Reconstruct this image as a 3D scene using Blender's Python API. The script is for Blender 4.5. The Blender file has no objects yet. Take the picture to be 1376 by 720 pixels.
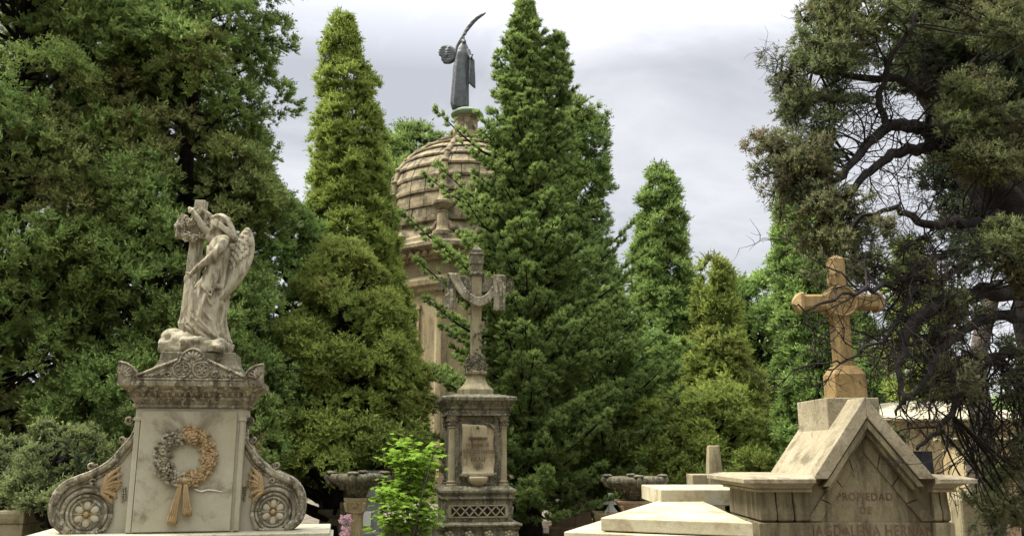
import bpy, math, random
import numpy as np
from mathutils import Vector, Matrix, noise as mnoise
R = math.radians
PI = math.pi
random.seed(7)
rng = np.random.default_rng(11)
scn = bpy.context.scene
COL = scn.collection

# ------------------------------------------------------------------ camera
F = 1150.0; PITCH = R(12.0); EYE = 1.6
CP, SP = math.cos(PITCH), math.sin(PITCH)
cam_d = bpy.data.cameras.new('camera'); cam = bpy.data.objects.new('camera', cam_d); COL.objects.link(cam)
cam.location = (0, 0, EYE); cam.rotation_euler = (R(90) + PITCH, 0, 0)
cam_d.sensor_width = 36; cam_d.lens = 36 * F / 1376; cam_d.clip_end = 900; cam_d.clip_start = 0.05
scn.camera = cam

def P(px, py, Y):
    v = (360 - py) / F; u = (px - 688) / F
    fy = CP - v * SP; fz = SP + v * CP
    return Vector((u * Y / fy, Y, EYE + fz * Y / fy))
def Z(py, Y): return P(688, py, Y).z
def X(px, py, Y): return P(px, py, Y).x

# ------------------------------------------------------------------ world
w = bpy.data.worlds.new('World'); scn.world = w; w.use_nodes = True
SUN_EL, SUN_AZ = R(57), R(-88)      # azimuth measured from +Y toward +X : light from the left, slightly behind the camera
nt = w.node_tree; nt.nodes.clear()
def N(nt, t, **k):
    n = nt.nodes.new(t)
    for a, b in k.items():
        if a.startswith('i_'):
            key = a[2:]
            key = int(key) if key.isdigit() else key.replace('_', ' ')
            n.inputs[key].default_value = b
        else: setattr(n, a, b)
    return n
L = lambda nt, a, b: nt.links.new(a, b)
sky = N(nt, 'ShaderNodeTexSky', sky_type='NISHITA', sun_disc=False, sun_elevation=SUN_EL, sun_rotation=SUN_AZ)
tc = N(nt, 'ShaderNodeTexCoord')
mp = N(nt, 'ShaderNodeMapping'); mp.inputs['Scale'].default_value = (1.0, 1.0, 2.2); mp.inputs['Location'].default_value = (0.31, 0.2, 0.05)
L(nt, tc.outputs['Generated'], mp.inputs['Vector'])
n1 = N(nt, 'ShaderNodeTexNoise', i_Scale=2.6, i_Detail=9.0, i_Roughness=0.58, i_Distortion=0.5)
L(nt, mp.outputs[0], n1.inputs['Vector'])
cr = N(nt, 'ShaderNodeValToRGB')
cr.color_ramp.elements[0].position = 0.40; cr.color_ramp.elements[0].color = (2.6, 2.65, 2.85, 1)
cr.color_ramp.elements[1].position = 0.63; cr.color_ramp.elements[1].color = (3.9, 3.92, 4.05, 1)
L(nt, n1.outputs['Fac'], cr.inputs[0])
# an overcast sky is brighter towards the zenith
sx = N(nt, 'ShaderNodeSeparateXYZ'); L(nt, tc.outputs['Generated'], sx.inputs[0])
mr = N(nt, 'ShaderNodeMapRange', i_1=0.42, i_2=0.95, i_3=1.0, i_4=7.2); L(nt, sx.outputs['Z'], mr.inputs[0])
vm = N(nt, 'ShaderNodeVectorMath', operation='SCALE'); L(nt, cr.outputs[0], vm.inputs[0]); L(nt, mr.outputs[0], vm.inputs['Scale'])
mx = N(nt, 'ShaderNodeMix', data_type='RGBA'); mx.inputs[0].default_value = 0.93
L(nt, sky.outputs[0], mx.inputs[6]); L(nt, vm.outputs[0], mx.inputs[7])
bg = N(nt, 'ShaderNodeBackground', i_Strength=0.1); L(nt, mx.outputs[2], bg.inputs[0])
wo = N(nt, 'ShaderNodeOutputWorld'); L(nt, bg.outputs[0], wo.inputs[0])

sd = bpy.data.lights.new('sun', 'SUN'); so = bpy.data.objects.new('sun', sd); COL.objects.link(so)
sd.energy = 4.2; sd.angle = R(20); sd.color = (1.0, 0.95, 0.86)
sdir = Vector((math.sin(SUN_AZ) * math.cos(SUN_EL), math.cos(SUN_AZ) * math.cos(SUN_EL), math.sin(SUN_EL)))
so.rotation_euler = sdir.to_track_quat('Z', 'Y').to_euler(); so.location = (0, 0, 30)

vs = scn.view_settings; vs.view_transform = 'Standard'; vs.look = 'None'; vs.gamma = 1; vs.exposure = 1.22; vs.use_curve_mapping = False

# ------------------------------------------------------------------ materials
def newmat(name):
    m = bpy.data.materials.new(name); m.use_nodes = True; m.node_tree.nodes.clear(); return m, m.node_tree
def ramp(nt, a, ca, b, cb):
    r = N(nt, 'ShaderNodeValToRGB'); e = r.color_ramp.elements
    e[0].position = a; e[0].color = (*ca, 1) if len(ca) == 3 else ca
    e[1].position = b; e[1].color = (*cb, 1) if len(cb) == 3 else cb
    return r
def stone(name, base, alt, stain, amt=0.5, lichen=None, lich=0.35, sc=1.0, bump=0.35, streak=True, rough=0.88, speck=0.5):
    m, nt = newmat(name)
    tc = N(nt, 'ShaderNodeTexCoord'); geo = N(nt, 'ShaderNodeNewGeometry')
    base, alt, stain = [(c[0]*0.80, c[1]*0.785, c[2]*0.69) for c in (base, alt, stain)]
    a = N(nt, 'ShaderNodeTexNoise', i_Scale=2.6 * sc, i_Detail=8.0, i_Roughness=0.62); L(nt, tc.outputs['Object'], a.inputs['Vector'])
    r1 = ramp(nt, 0.36, base, 0.66, alt); L(nt, a.outputs['Fac'], r1.inputs[0])
    # run-off streaks
    mp = N(nt, 'ShaderNodeMapping'); mp.inputs['Scale'].default_value = (6 * sc, 6 * sc, 1.1 * sc) if streak else (3 * sc,) * 3
    L(nt, tc.outputs['Object'], mp.inputs['Vector'])
    b = N(nt, 'ShaderNodeTexNoise', i_Scale=1.0, i_Detail=9.0, i_Roughness=0.68, i_Distortion=0.4); L(nt, mp.outputs[0], b.inputs['Vector'])
    lo = 0.62 - 0.22 * amt
    r2 = ramp(nt, lo, (0, 0, 0), lo + 0.13, (1, 1, 1)); L(nt, b.outputs['Fac'], r2.inputs[0])
    m1 = N(nt, 'ShaderNodeMix', data_type='RGBA'); L(nt, r1.outputs[0], m1.inputs[6]); m1.inputs[7].default_value = (*stain, 1)
    k = N(nt, 'ShaderNodeMath', operation='MULTIPLY', i_1=min(1.0, 0.45 + 0.5 * amt)); L(nt, r2.outputs[0], k.inputs[0]); L(nt, k.outputs[0], m1.inputs[0])
    out = m1.outputs[2]
    spk = speck
    # small dark speckle
    c = N(nt, 'ShaderNodeTexNoise', i_Scale=38 * sc, i_Detail=4.0, i_Roughness=0.7); L(nt, tc.outputs['Object'], c.inputs['Vector'])
    r3 = ramp(nt, 0.50, (0, 0, 0), 0.70, (1, 1, 1)); L(nt, c.outputs['Fac'], r3.inputs[0])
    k3 = N(nt, 'ShaderNodeMath', operation='MULTIPLY', i_1=spk); L(nt, r3.outputs[0], k3.inputs[0])
    m2 = N(nt, 'ShaderNodeMix', data_type='RGBA'); L(nt, out, m2.inputs[6]); m2.inputs[7].default_value = (*[x * 0.7 for x in stain], 1); L(nt, k3.outputs[0], m2.inputs[0])
    out = m2.outputs[2]
    if lichen:
        d = N(nt, 'ShaderNodeTexNoise', i_Scale=14 * sc, i_Detail=7.0, i_Roughness=0.72); L(nt, tc.outputs['Object'], d.inputs['Vector'])
        r4 = ramp(nt, 0.60 - 0.2 * lich, (0, 0, 0), 0.68 - 0.2 * lich, (1, 1, 1)); L(nt, d.outputs['Fac'], r4.inputs[0])
        k4 = N(nt, 'ShaderNodeMath', operation='MULTIPLY', i_1=0.7); L(nt, r4.outputs[0], k4.inputs[0])
        m3 = N(nt, 'ShaderNodeMix', data_type='RGBA'); L(nt, out, m3.inputs[6]); m3.inputs[7].default_value = (*lichen, 1); L(nt, k4.outputs[0], m3.inputs[0])
        out = m3.outputs[2]
    bs = N(nt, 'ShaderNodeBsdfPrincipled', i_Roughness=rough)
    bs.inputs['Specular IOR Level'].default_value = 0.25
    L(nt, out, bs.inputs['Base Color'])
    e = N(nt, 'ShaderNodeTexNoise', i_Scale=22 * sc, i_Detail=9.0, i_Roughness=0.7); L(nt, tc.outputs['Object'], e.inputs['Vector'])
    bp = N(nt, 'ShaderNodeBump', i_Strength=bump, i_Distance=0.02); L(nt, e.outputs['Fac'], bp.inputs['Height']); L(nt, bp.outputs[0], bs.inputs['Normal'])
    o = N(nt, 'ShaderNodeOutputMaterial'); L(nt, bs.outputs[0], o.inputs[0])
    return m
def plain(name, c1, c2, sc=8, rough=0.8, bump=0.3, metal=0.0, dist=0.02):
    m, nt = newmat(name)
    tc = N(nt, 'ShaderNodeTexCoord'); a = N(nt, 'ShaderNodeTexNoise', i_Scale=float(sc), i_Detail=7.0, i_Roughness=0.65); L(nt, tc.outputs['Object'], a.inputs['Vector'])
    r = ramp(nt, 0.35, c1, 0.68, c2); L(nt, a.outputs['Fac'], r.inputs[0])
    bs = N(nt, 'ShaderNodeBsdfPrincipled', i_Roughness=rough, i_Metallic=metal); bs.inputs['Specular IOR Level'].default_value = 0.5 if metal or rough < 0.65 else 0.12; L(nt, r.outputs[0], bs.inputs['Base Color'])
    bp = N(nt, 'ShaderNodeBump', i_Strength=bump, i_Distance=dist); L(nt, a.outputs['Fac'], bp.inputs['Height']); L(nt, bp.outputs[0], bs.inputs['Normal'])
    o = N(nt, 'ShaderNodeOutputMaterial'); L(nt, bs.outputs[0], o.inputs[0])
    return m
def leafmat(name, dark, light, tip, brown, trans=0.36, puff=True):
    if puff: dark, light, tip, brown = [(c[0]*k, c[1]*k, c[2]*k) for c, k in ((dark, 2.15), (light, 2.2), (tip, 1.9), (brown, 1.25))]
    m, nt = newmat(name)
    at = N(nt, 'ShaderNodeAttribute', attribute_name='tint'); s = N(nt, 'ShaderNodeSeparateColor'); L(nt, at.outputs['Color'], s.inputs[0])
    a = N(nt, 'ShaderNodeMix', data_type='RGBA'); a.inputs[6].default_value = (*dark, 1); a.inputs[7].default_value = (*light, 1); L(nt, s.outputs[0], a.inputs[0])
    b = N(nt, 'ShaderNodeMix', data_type='RGBA'); L(nt, a.outputs[2], b.inputs[6]); b.inputs[7].default_value = (*tip, 1); L(nt, s.outputs[2], b.inputs[0])
    c = N(nt, 'ShaderNodeMix', data_type='RGBA'); L(nt, b.outputs[2], c.inputs[6]); c.inputs[7].default_value = (*brown, 1); L(nt, s.outputs[1], c.inputs[0])
    d = N(nt, 'ShaderNodeBsdfDiffuse', i_Roughness=0.0); L(nt, c.outputs[2], d.inputs[0])
    an = N(nt, 'ShaderNodeAttribute', attribute_name='pn'); gm = N(nt, 'ShaderNodeNewGeometry')
    sc1 = N(nt, 'ShaderNodeVectorMath', operation='SCALE'); sc1.inputs['Scale'].default_value = 0.35; L(nt, gm.outputs['Normal'], sc1.inputs[0])
    ad = N(nt, 'ShaderNodeVectorMath', operation='ADD'); L(nt, an.outputs['Vector'], ad.inputs[0]); L(nt, sc1.outputs[0], ad.inputs[1])
    nm = N(nt, 'ShaderNodeVectorMath', operation='NORMALIZE'); L(nt, ad.outputs[0], nm.inputs[0])
    if puff: L(nt, nm.outputs[0], d.inputs['Normal'])
    t = N(nt, 'ShaderNodeBsdfTranslucent'); L(nt, c.outputs[2], t.inputs[0])
    mm = N(nt, 'ShaderNodeMixShader', i_0=trans); L(nt, d.outputs[0], mm.inputs[1]); L(nt, t.outputs[0], mm.inputs[2])
    o = N(nt, 'ShaderNodeOutputMaterial'); L(nt, mm.outputs[0], o.inputs[0])
    return m

M = {}
M['marble'] = stone('weathered_marble', (0.33, 0.31, 0.235), (0.41, 0.39, 0.32), (0.15, 0.12, 0.075), amt=0.45, sc=1.1, bump=0.2, speck=0.2)
M['panel'] = stone('stained_marble_panel', (0.31, 0.285, 0.205), (0.40, 0.38, 0.31), (0.10, 0.075, 0.042), amt=0.42, sc=0.9, bump=0.15, speck=0.1, streak=False)
M['marble_dirty'] = stone('dirty_marble', (0.21, 0.185, 0.13), (0.31, 0.28, 0.205), (0.06, 0.048, 0.032), amt=0.85, lichen=(0.38, 0.35, 0.27), lich=0.35, sc=1.6, bump=0.5)
M['statue'] = stone('statue_marble', (0.27, 0.24, 0.175), (0.40, 0.37, 0.29), (0.075, 0.062, 0.04), amt=0.6, sc=3.6, bump=0.25, speck=0.3)
M['ochre'] = stone('ochre_stained_marble', (0.31, 0.205, 0.095), (0.37, 0.28, 0.165), (0.10, 0.07, 0.038), amt=0.5, sc=4.0, bump=0.3)
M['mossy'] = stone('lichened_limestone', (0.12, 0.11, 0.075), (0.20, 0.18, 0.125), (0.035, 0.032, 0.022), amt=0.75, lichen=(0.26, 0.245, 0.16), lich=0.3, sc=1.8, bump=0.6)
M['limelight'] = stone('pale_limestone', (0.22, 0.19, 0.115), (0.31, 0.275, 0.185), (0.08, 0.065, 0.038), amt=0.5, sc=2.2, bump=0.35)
M['tabletst'] = stone('scroll_tablet_stone', (0.36, 0.30, 0.185), (0.43, 0.37, 0.25), (0.10, 0.075, 0.042), amt=0.45, sc=1.7, bump=0.2)
M['tomb'] = stone('buff_sandstone', (0.17, 0.145, 0.09), (0.235, 0.205, 0.135), (0.065, 0.05, 0.03), amt=0.75, sc=1.5, bump=0.35, speck=0.4)
M['tombroof'] = stone('pitted_sandstone_roof', (0.26, 0.225, 0.155), (0.35, 0.31, 0.23), (0.10, 0.08, 0.055), amt=0.5, sc=2.5, bump=0.5, streak=False)
M['slab'] = stone('cream_marble_slab', (0.36, 0.33, 0.235), (0.46, 0.43, 0.335), (0.22, 0.17, 0.10), amt=0.55, sc=1.6, bump=0.2, streak=False, speck=0.25)
M['orange'] = stone('orange_sandstone', (0.25, 0.168, 0.070), (0.31, 0.225, 0.112), (0.10, 0.07, 0.04), amt=0.5, sc=2.2, bump=0.35)
M['dome'] = stone('dome_stone', (0.20, 0.158, 0.095), (0.33, 0.275, 0.18), (0.04, 0.035, 0.026), amt=0.7, lichen=(0.13, 0.12, 0.075), lich=0.3, sc=0.9, bump=0.6, streak=False)
M['chapel'] = stone('chapel_stone', (0.26, 0.205, 0.12), (0.32, 0.27, 0.17), (0.10, 0.08, 0.05), amt=0.5, sc=0.5, bump=0.3)
M['dark'] = plain('dark_recess', (0.012, 0.012, 0.014), (0.03, 0.03, 0.032), 6)
M['bronze'] = plain('patinated_bronze', (0.014, 0.018, 0.018), (0.040, 0.050, 0.046), 7, rough=0.55, bump=0.4)
M['copper'] = plain('green_copper', (0.10, 0.15, 0.10), (0.17, 0.22, 0.15), 6, rough=0.7)
M['bark'] = plain('grey_bark', (0.045, 0.036, 0.028), (0.13, 0.11, 0.088), 9, rough=0.95, bump=0.9, dist=0.05)
M['barkd'] = plain('dark_bark', (0.008, 0.007, 0.006), (0.026, 0.021, 0.017), 9, rough=0.95, bump=0.8, dist=0.05)
M['ground'] = plain('gravelly_earth', (0.07, 0.058, 0.04), (0.19, 0.165, 0.12), 5, rough=0.95, bump=0.8)
M['engrave'] = plain('worn_letter_paint', (0.05, 0.034, 0.02), (0.14, 0.10, 0.06), 40, rough=0.9)
M['engrave_red'] = plain('faded_red_letter_paint', (0.075, 0.042, 0.028), (0.15, 0.10, 0.065), 18, rough=0.9)
M['white'] = stone('white_marble', (0.60, 0.60, 0.58), (0.72, 0.72, 0.70), (0.3, 0.3, 0.28), amt=0.2, sc=2, bump=0.1)
M['greytomb'] = stone('grey_granite', (0.16, 0.165, 0.16), (0.24, 0.24, 0.23), (0.08, 0.08, 0.075), amt=0.3, sc=2, bump=0.2)
M['pinkst'] = stone('pinkish_stone', (0.34, 0.22, 0.15), (0.44, 0.33, 0.23), (0.13, 0.10, 0.06), amt=0.45, sc=1.5, bump=0.4)
M['wallyel'] = stone('ochre_wall_plaster', (0.36, 0.28, 0.15), (0.44, 0.37, 0.24), (0.15, 0.11, 0.06), amt=0.5, sc=0.8, bump=0.3)
M['flower'] = plain('pink_petals', (0.48, 0.24, 0.28), (0.62, 0.42, 0.44), 30, rough=0.7)
M['leaf'] = leafmat('cypress_foliage', (0.040, 0.070, 0.022), (0.095, 0.150, 0.038), (0.215, 0.290, 0.075), (0.200, 0.160, 0.065))
M['leafy'] = leafmat('yellow_green_foliage', (0.050, 0.075, 0.018), (0.125, 0.165, 0.034), (0.270, 0.310, 0.068), (0.220, 0.165, 0.065))
M['leafb'] = leafmat('blue_green_foliage', (0.038, 0.064, 0.022), (0.088, 0.132, 0.036), (0.200, 0.255, 0.065), (0.170, 0.125, 0.060))
M['leafd'] = leafmat('dusky_foliage', (0.024, 0.034, 0.022), (0.075, 0.098, 0.038), (0.200, 0.225, 0.066), (0.175, 0.135, 0.080))
M['fig'] = leafmat('fresh_green_leaves', (0.09, 0.17, 0.02), (0.17, 0.29, 0.035), (0.26, 0.38, 0.055), (0.2, 0.2, 0.05), trans=0.4, puff=False)

# ------------------------------------------------------------------ object helpers
def thing(name, label, cat, loc, rz=0.0, group=None):
    o = bpy.data.objects.new(name, None); COL.objects.link(o); o.empty_display_size = 0.2
    o.location = loc; o.rotation_euler = (0, 0, rz); o['label'] = label; o['category'] = cat
    if group: o['group'] = group
    return o
def rloc(o):
    v = Vector(o.location)
    while o.parent: o = o.parent; v = v + Vector(o.location)
    return v
class MB:
    """collects shapes in world coordinates"""
    def __init__(s): s.v = []; s.f = []
    def add(s, vs, fs):
        n = len(s.v); s.v += [tuple(a) for a in vs]; s.f += [tuple(i + n for i in f) for f in fs]; return s
    def box(s, x0, x1, y0, y1, z0, z1):
        return s.add([(x0,y0,z0),(x1,y0,z0),(x1,y1,z0),(x0,y1,z0),(x0,y0,z1),(x1,y0,z1),(x1,y1,z1),(x0,y1,z1)],
                     [(0,3,2,1),(4,5,6,7),(0,1,5,4),(1,2,6,5),(2,3,7,6),(3,0,4,7)])
    def rloft(s, cx, cy, prof):
        """stack of rectangles: prof = [(z, half_x, half_y)]"""
        vs = []; fs = []
        for z, hx, hy in prof: vs += [(cx-hx,cy-hy,z),(cx+hx,cy-hy,z),(cx+hx,cy+hy,z),(cx-hx,cy+hy,z)]
        for i in range(len(prof)-1):
            for k in range(4):
                a = i*4+k; b = i*4+(k+1)%4; fs.append((a, b, b+4, a+4))
        fs.append((3,2,1,0)); n = 4*(len(prof)-1); fs.append((n,n+1,n+2,n+3))
        return s.add(vs, fs)
    def lathe(s, cx, cy, prof, n=24, ph=0.0, wob=None):
        vs = []; fs = []
        for r, z in prof:
            for k in range(n):
                a = ph + 2*PI*k/n; rr = r * (wob(a, z) if wob else 1)
                vs.append((cx + rr*math.cos(a), cy + rr*math.sin(a), z))
        for i in range(len(prof)-1):
            for k in range(n):
                a = i*n+k; b = i*n+(k+1)%n; fs.append((a, b, b+n, a+n))
        fs.append(tuple(range(n-1, -1, -1))); m = n*(len(prof)-1); fs.append(tuple(m+k for k in range(n)))
        return s.add(vs, fs)
    def tube(s, pts, rad, n=8, flat=1.0, up=None, cap=True):
        pts = [Vector(p) for p in pts]; m = len(pts)
        if not hasattr(rad, '__len__'): rad = [rad]*m
        vs = []; fs = []; prev = None
        for i, p in enumerate(pts):
            t = (pts[min(i+1, m-1)] - pts[max(i-1, 0)])
            if t.length < 1e-9: t = Vector((0,0,1))
            t.normalize()
            if up is not None: a = Vector(up)
            elif prev is None: a = Vector((0,1,0)) if abs(t.y) < 0.9 else Vector((1,0,0))
            else: a = prev
            a = (a - t*a.dot(t)); a.normalize(); prev = a; b = t.cross(a)
            for k in range(n):
                c = 2*PI*k/n; vs.append(p + a*(math.cos(c)*rad[i]*flat) + b*(math.sin(c)*rad[i]))
        for i in range(m-1):
            for k in range(n):
                q = i*n+k; r = i*n+(k+1)%n; fs.append((q, r, r+n, q+n))
        if cap: fs.append(tuple(range(n-1,-1,-1))); q = n*(m-1); fs.append(tuple(q+k for k in range(n)))
        return s.add(vs, fs)
    def ell(s, c, r, nu=12, nv=8, rot=None):
        if not hasattr(r, '__len__'): r = (r, r, r)
        c = Vector(c); vs = []; fs = []
        rm = rot.to_3x3() if rot is not None else None
        def put(v):
            v = Vector((v[0]*r[0], v[1]*r[1], v[2]*r[2]))
            if rm is not None: v = rm @ v
            vs.append(c + v)
        put((0,0,-1))
        for j in range(1, nv):
            t = -PI/2 + PI*j/nv
            for k in range(nu):
                a = 2*PI*k/nu; put((math.cos(t)*math.cos(a), math.cos(t)*math.sin(a), math.sin(t)))
        put((0,0,1))
        for k in range(nu): fs.append((0, 1+(k+1)%nu, 1+k))
        for j in range(nv-2):
            for k in range(nu):
                a = 1+j*nu+k; b = 1+j*nu+(k+1)%nu; fs.append((a, b, b+nu, a+nu))
        t = len(vs)-1; o = 1+(nv-2)*nu
        for k in range(nu): fs.append((o+k, o+(k+1)%nu, t))
        return s.add(vs, fs)
    def poly(s, pts, y0, y1):
        """outline in x,z extruded from y0 (front) to y1 (back)"""
        n = len(pts); ar = sum(pts[i][0]*pts[(i+1)%n][1]-pts[(i+1)%n][0]*pts[i][1] for i in range(n))
        if ar < 0: pts = pts[::-1]
        vs = [(x, y0, z) for x, z in pts] + [(x, y1, z) for x, z in pts]
        fs = [tuple(range(n)), tuple(range(2*n-1, n-1, -1))]
        for i in range(n): j = (i+1)%n; fs.append((j, i, i+n, j+n))
        return s.add(vs, fs)
    def mirror(s, cx):
        s.v = [(2*cx-x, y, z) for x, y, z in s.v]; s.f = [f[::-1] for f in s.f]; return s
    def build(s, name, mat, parent=None, smooth=False, bevel=0.0, voxel=0.0, label=None, disp=0.0, dsc=6.0, sm=0):
        me = bpy.data.meshes.new(name); off = rloc(parent) if parent else Vector((0,0,0))
        me.from_pydata([(x-off.x, y-off.y, z-off.z) for x, y, z in s.v], [], s.f)
        me.materials.append(mat); me.update()
        o = bpy.data.objects.new(name, me); COL.objects.link(o)
        if voxel or disp:
            if voxel:
                r = o.modifiers.new('r', 'REMESH'); r.mode = 'VOXEL'; r.voxel_size = voxel; r.adaptivity = 0
            if sm:
                q = o.modifiers.new('s', 'SMOOTH'); q.factor = 0.5; q.iterations = sm
            dg = bpy.context.evaluated_depsgraph_get(); me2 = bpy.data.meshes.new_from_object(o.evaluated_get(dg))
            o.modifiers.clear(); o.data = me2; bpy.data.meshes.remove(me); me = me2; me.name = name
            if disp:
                for v in me.vertices:
                    d = mnoise.noise_vector(v.co * dsc) * disp + mnoise.noise_vector(v.co * dsc * 3.1) * disp * 0.4
                    v.co += d
            if not me.materials: me.materials.append(mat)
            smooth = True
        if smooth: me.polygons.foreach_set('use_smooth', [True]*len(me.polygons))
        if bevel:
            b = o.modifiers.new('bevel', 'BEVEL'); b.width = bevel; b.segments = 2; b.limit_method = 'ANGLE'; b.angle_limit = R(35); b.harden_normals = False
        if parent: o.parent = parent
        if label: o['label'] = label
        return o
def tag(o, label, cat, group=None):
    o['label'] = label; o['category'] = cat
    if group: o['group'] = group
    return o
def cat_rom(pts, n=6):
    pts = [Vector(p) for p in pts]; out = []
    for i in range(len(pts)-1):
        p0 = pts[max(i-1,0)]; p1 = pts[i]; p2 = pts[i+1]; p3 = pts[min(i+2, len(pts)-1)]
        for k in range(n):
            t = k/n; out.append(0.5*((2*p1)+(p2-p0)*t+(2*p0-5*p1+4*p2-p3)*t*t+(3*p1-p0-3*p2+p3)*t**3))
    out.append(pts[-1]); return out
def text_mesh(name, body, center, size, mat, parent, extrude=0.002, sx=1.0, rot=(R(90), 0, 0), spacing=1.0):
    cu = bpy.data.curves.new('t', 'FONT'); cu.body = body; cu.size = size; cu.align_x = 'CENTER'; cu.align_y = 'CENTER'; cu.extrude = extrude; cu.space_character = spacing
    o = bpy.data.objects.new('t', cu); COL.objects.link(o)
    dg = bpy.context.evaluated_depsgraph_get(); me = bpy.data.meshes.new_from_object(o.evaluated_get(dg))
    bpy.data.objects.remove(o); me.materials.clear(); me.materials.append(mat)
    off = rloc(parent)
    me.transform(Matrix.Translation(Vector(center) - off) @ Matrix.Rotation(rot[0], 4, 'X') @ Matrix.Scale(sx, 4, (1,0,0)))
    r = bpy.data.objects.new(name, me); COL.objects.link(r); r.parent = parent
    return r
def setting(name, o): o.name = name; o['kind'] = 'structure'; return o

# ------------------------------------------------------------------ foliage
def tuft(r, ntw=11, nl=6, ll=0.30, w=0.075, spread=1.0, flat=1.0, droop=0.0):
    V = []; T = []
    for _ in range(ntw):
        th = spread * math.sqrt(r.random()) * 1.15; ph = r.random() * 2 * PI
        d = np.array([math.sin(th)*math.cos(ph), math.sin(th)*math.sin(ph)*flat, math.cos(th)]); d /= np.linalg.norm(d)
        ln = 0.45 + 0.65 * r.random()
        side = np.cross(d, r.normal(size=3)); side /= np.linalg.norm(side)
        for j in range(nl):
            t = 0.15 + 0.85 * (j + r.random()*0.6) / nl
            p = d * ln * t; p[2] -= droop * t * t
            s = side * (1 if j % 2 else -1)
            l = d * 0.75 + s * (0.75 if j < nl-1 else 0.1) + r.normal(size=3) * 0.25; l /= np.linalg.norm(l)
            wv = np.cross(l, r.normal(size=3)); wv /= np.linalg.norm(wv)
            k = ll * (0.7 + 0.6*r.random())
            V += [p - wv*w, p + wv*w, p + l*k]
            T += [t*0.5, t*0.5, min(1.0, t*1.1)]
    return np.array(V), np.array(T)
_r = np.random.default_rng(3)
TUFT = {
    'cyp':   [tuft(_r, 12, 6, 0.28, 0.075, 0.80) for _ in range(8)],
    'fine':  [tuft(_r, 15, 7, 0.20, 0.055, 1.15) for _ in range(8)],
    'spray': [tuft(_r, 11, 7, 0.24, 0.062, 0.62, 0.8, 0.10) for _ in range(8)],
    'loose': [tuft(_r, 8, 6, 0.24, 0.050, 1.2, 1.0, 0.15) for _ in range(8)],
}
def frames(d, r):
    n = len(d); d = d / np.linalg.norm(d, axis=1)[:, None]
    a = r.normal(size=(n, 3)); x = np.cross(d, a); x /= np.linalg.norm(x, axis=1)[:, None]; y = np.cross(d, x)
    return np.stack([x, y, d], axis=2)
class Crown:
    def __init__(s): s.V = []; s.C = []; s.Nn = []
    def put(s, kind, pos, dirs, scale, tone, brown, tipk=0.8, r=None, ln=None):
        """kind: template family; pos (n,3), dirs (n,3), scale, tone, brown (n)"""
        r = r or rng; n = len(pos)
        if n == 0: return
        pos = np.asarray(pos, float); dirs = np.asarray(dirs, float); Fm = frames(np.asarray(dirs, float), r)
        which = r.integers(0, 8, n)
        tipf = np.clip(tipk * (0.5 + 0.8 * r.random(n)), 0, 1)
        for k in range(8):
            m = which == k
            if not m.any(): continue
            tv, tt = TUFT[kind][k]
            v = np.einsum('nij,vj->nvi', Fm[m], tv) * scale[m][:, None, None] + pos[m][:, None, :]
            c = np.empty((m.sum(), len(tv), 4), np.float32)
            c[..., 0] = tone[m][:, None]; c[..., 1] = brown[m][:, None]; c[..., 2] = np.clip(tt[None, :]**1.6 * tipf[m][:, None], 0, 1); c[..., 3] = 1
            du = dirs[m] / np.linalg.norm(dirs[m], axis=1)[:, None]
            pn = (v - pos[m][:, None, :]) / scale[m][:, None, None] - du[:, None, :] * 0.15
            if ln is not None: pn = pn * 0.8 + ln[m][:, None, :] * 0.55
            pn /= (np.linalg.norm(pn, axis=2)[..., None] + 1e-6); s.Nn.append(pn.reshape(-1, 3).astype(np.float32))
            s.V.append(v.reshape(-1, 3).astype(np.float32)); s.C.append(c.reshape(-1, 4))
    def build(s, name, mat, parent):
        V = np.concatenate(s.V); C = np.concatenate(s.C); off = rloc(parent); V = V - np.array(off, np.float32)
        n = len(V); nf = n // 3
        me = bpy.data.meshes.new(name); me.vertices.add(n); me.vertices.foreach_set('co', V.ravel())
        me.loops.add(n); me.loops.foreach_set('vertex_index', np.arange(n, dtype=np.int32))
        me.polygons.add(nf); me.polygons.foreach_set('loop_start', np.arange(0, n, 3, dtype=np.int32))
        me.update(calc_edges=True)
        a = me.color_attributes.new('tint', 'FLOAT_COLOR', 'POINT'); a.data.foreach_set('color', C.ravel())
        b = me.attributes.new('pn', 'FLOAT_VECTOR', 'POINT'); b.data.foreach_set('vector', np.concatenate(s.Nn).ravel())
        me.materials.append(mat); o = bpy.data.objects.new(name, me); COL.objects.link(o); o.parent = parent
        print('CROWN', parent.name, nf); return o
def vnoise(p, sc, seed=0.0):
    return np.array([mnoise.noise(Vector((q[0]*sc+seed, q[1]*sc-seed, q[2]*sc))) for q in p])
def prof(h, tab):
    return np.interp(h, [a for a, b in tab], [b for a, b in tab])

def trunk_mesh(base, top, r0, r1, bend=0.15, seed=0, n=10):
    q = random.Random(seed); m = MB(); pts = []; rad = []
    for i in range(n+1):
        t = i/n; p = Vector(base).lerp(Vector(top), t); p += Vector((q.uniform(-bend, bend), q.uniform(-bend, bend), 0)) * (t*(1-t)*2)
        pts.append(p); rad.append((r0 + (r1-r0)*t) * (1.25 if i == 0 else 1))
    m.tube(cat_rom(pts, 2), list(np.interp(np.linspace(0,1,len(pts)*2-1), np.linspace(0,1,len(pts)), rad)), 9); return m, pts

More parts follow.
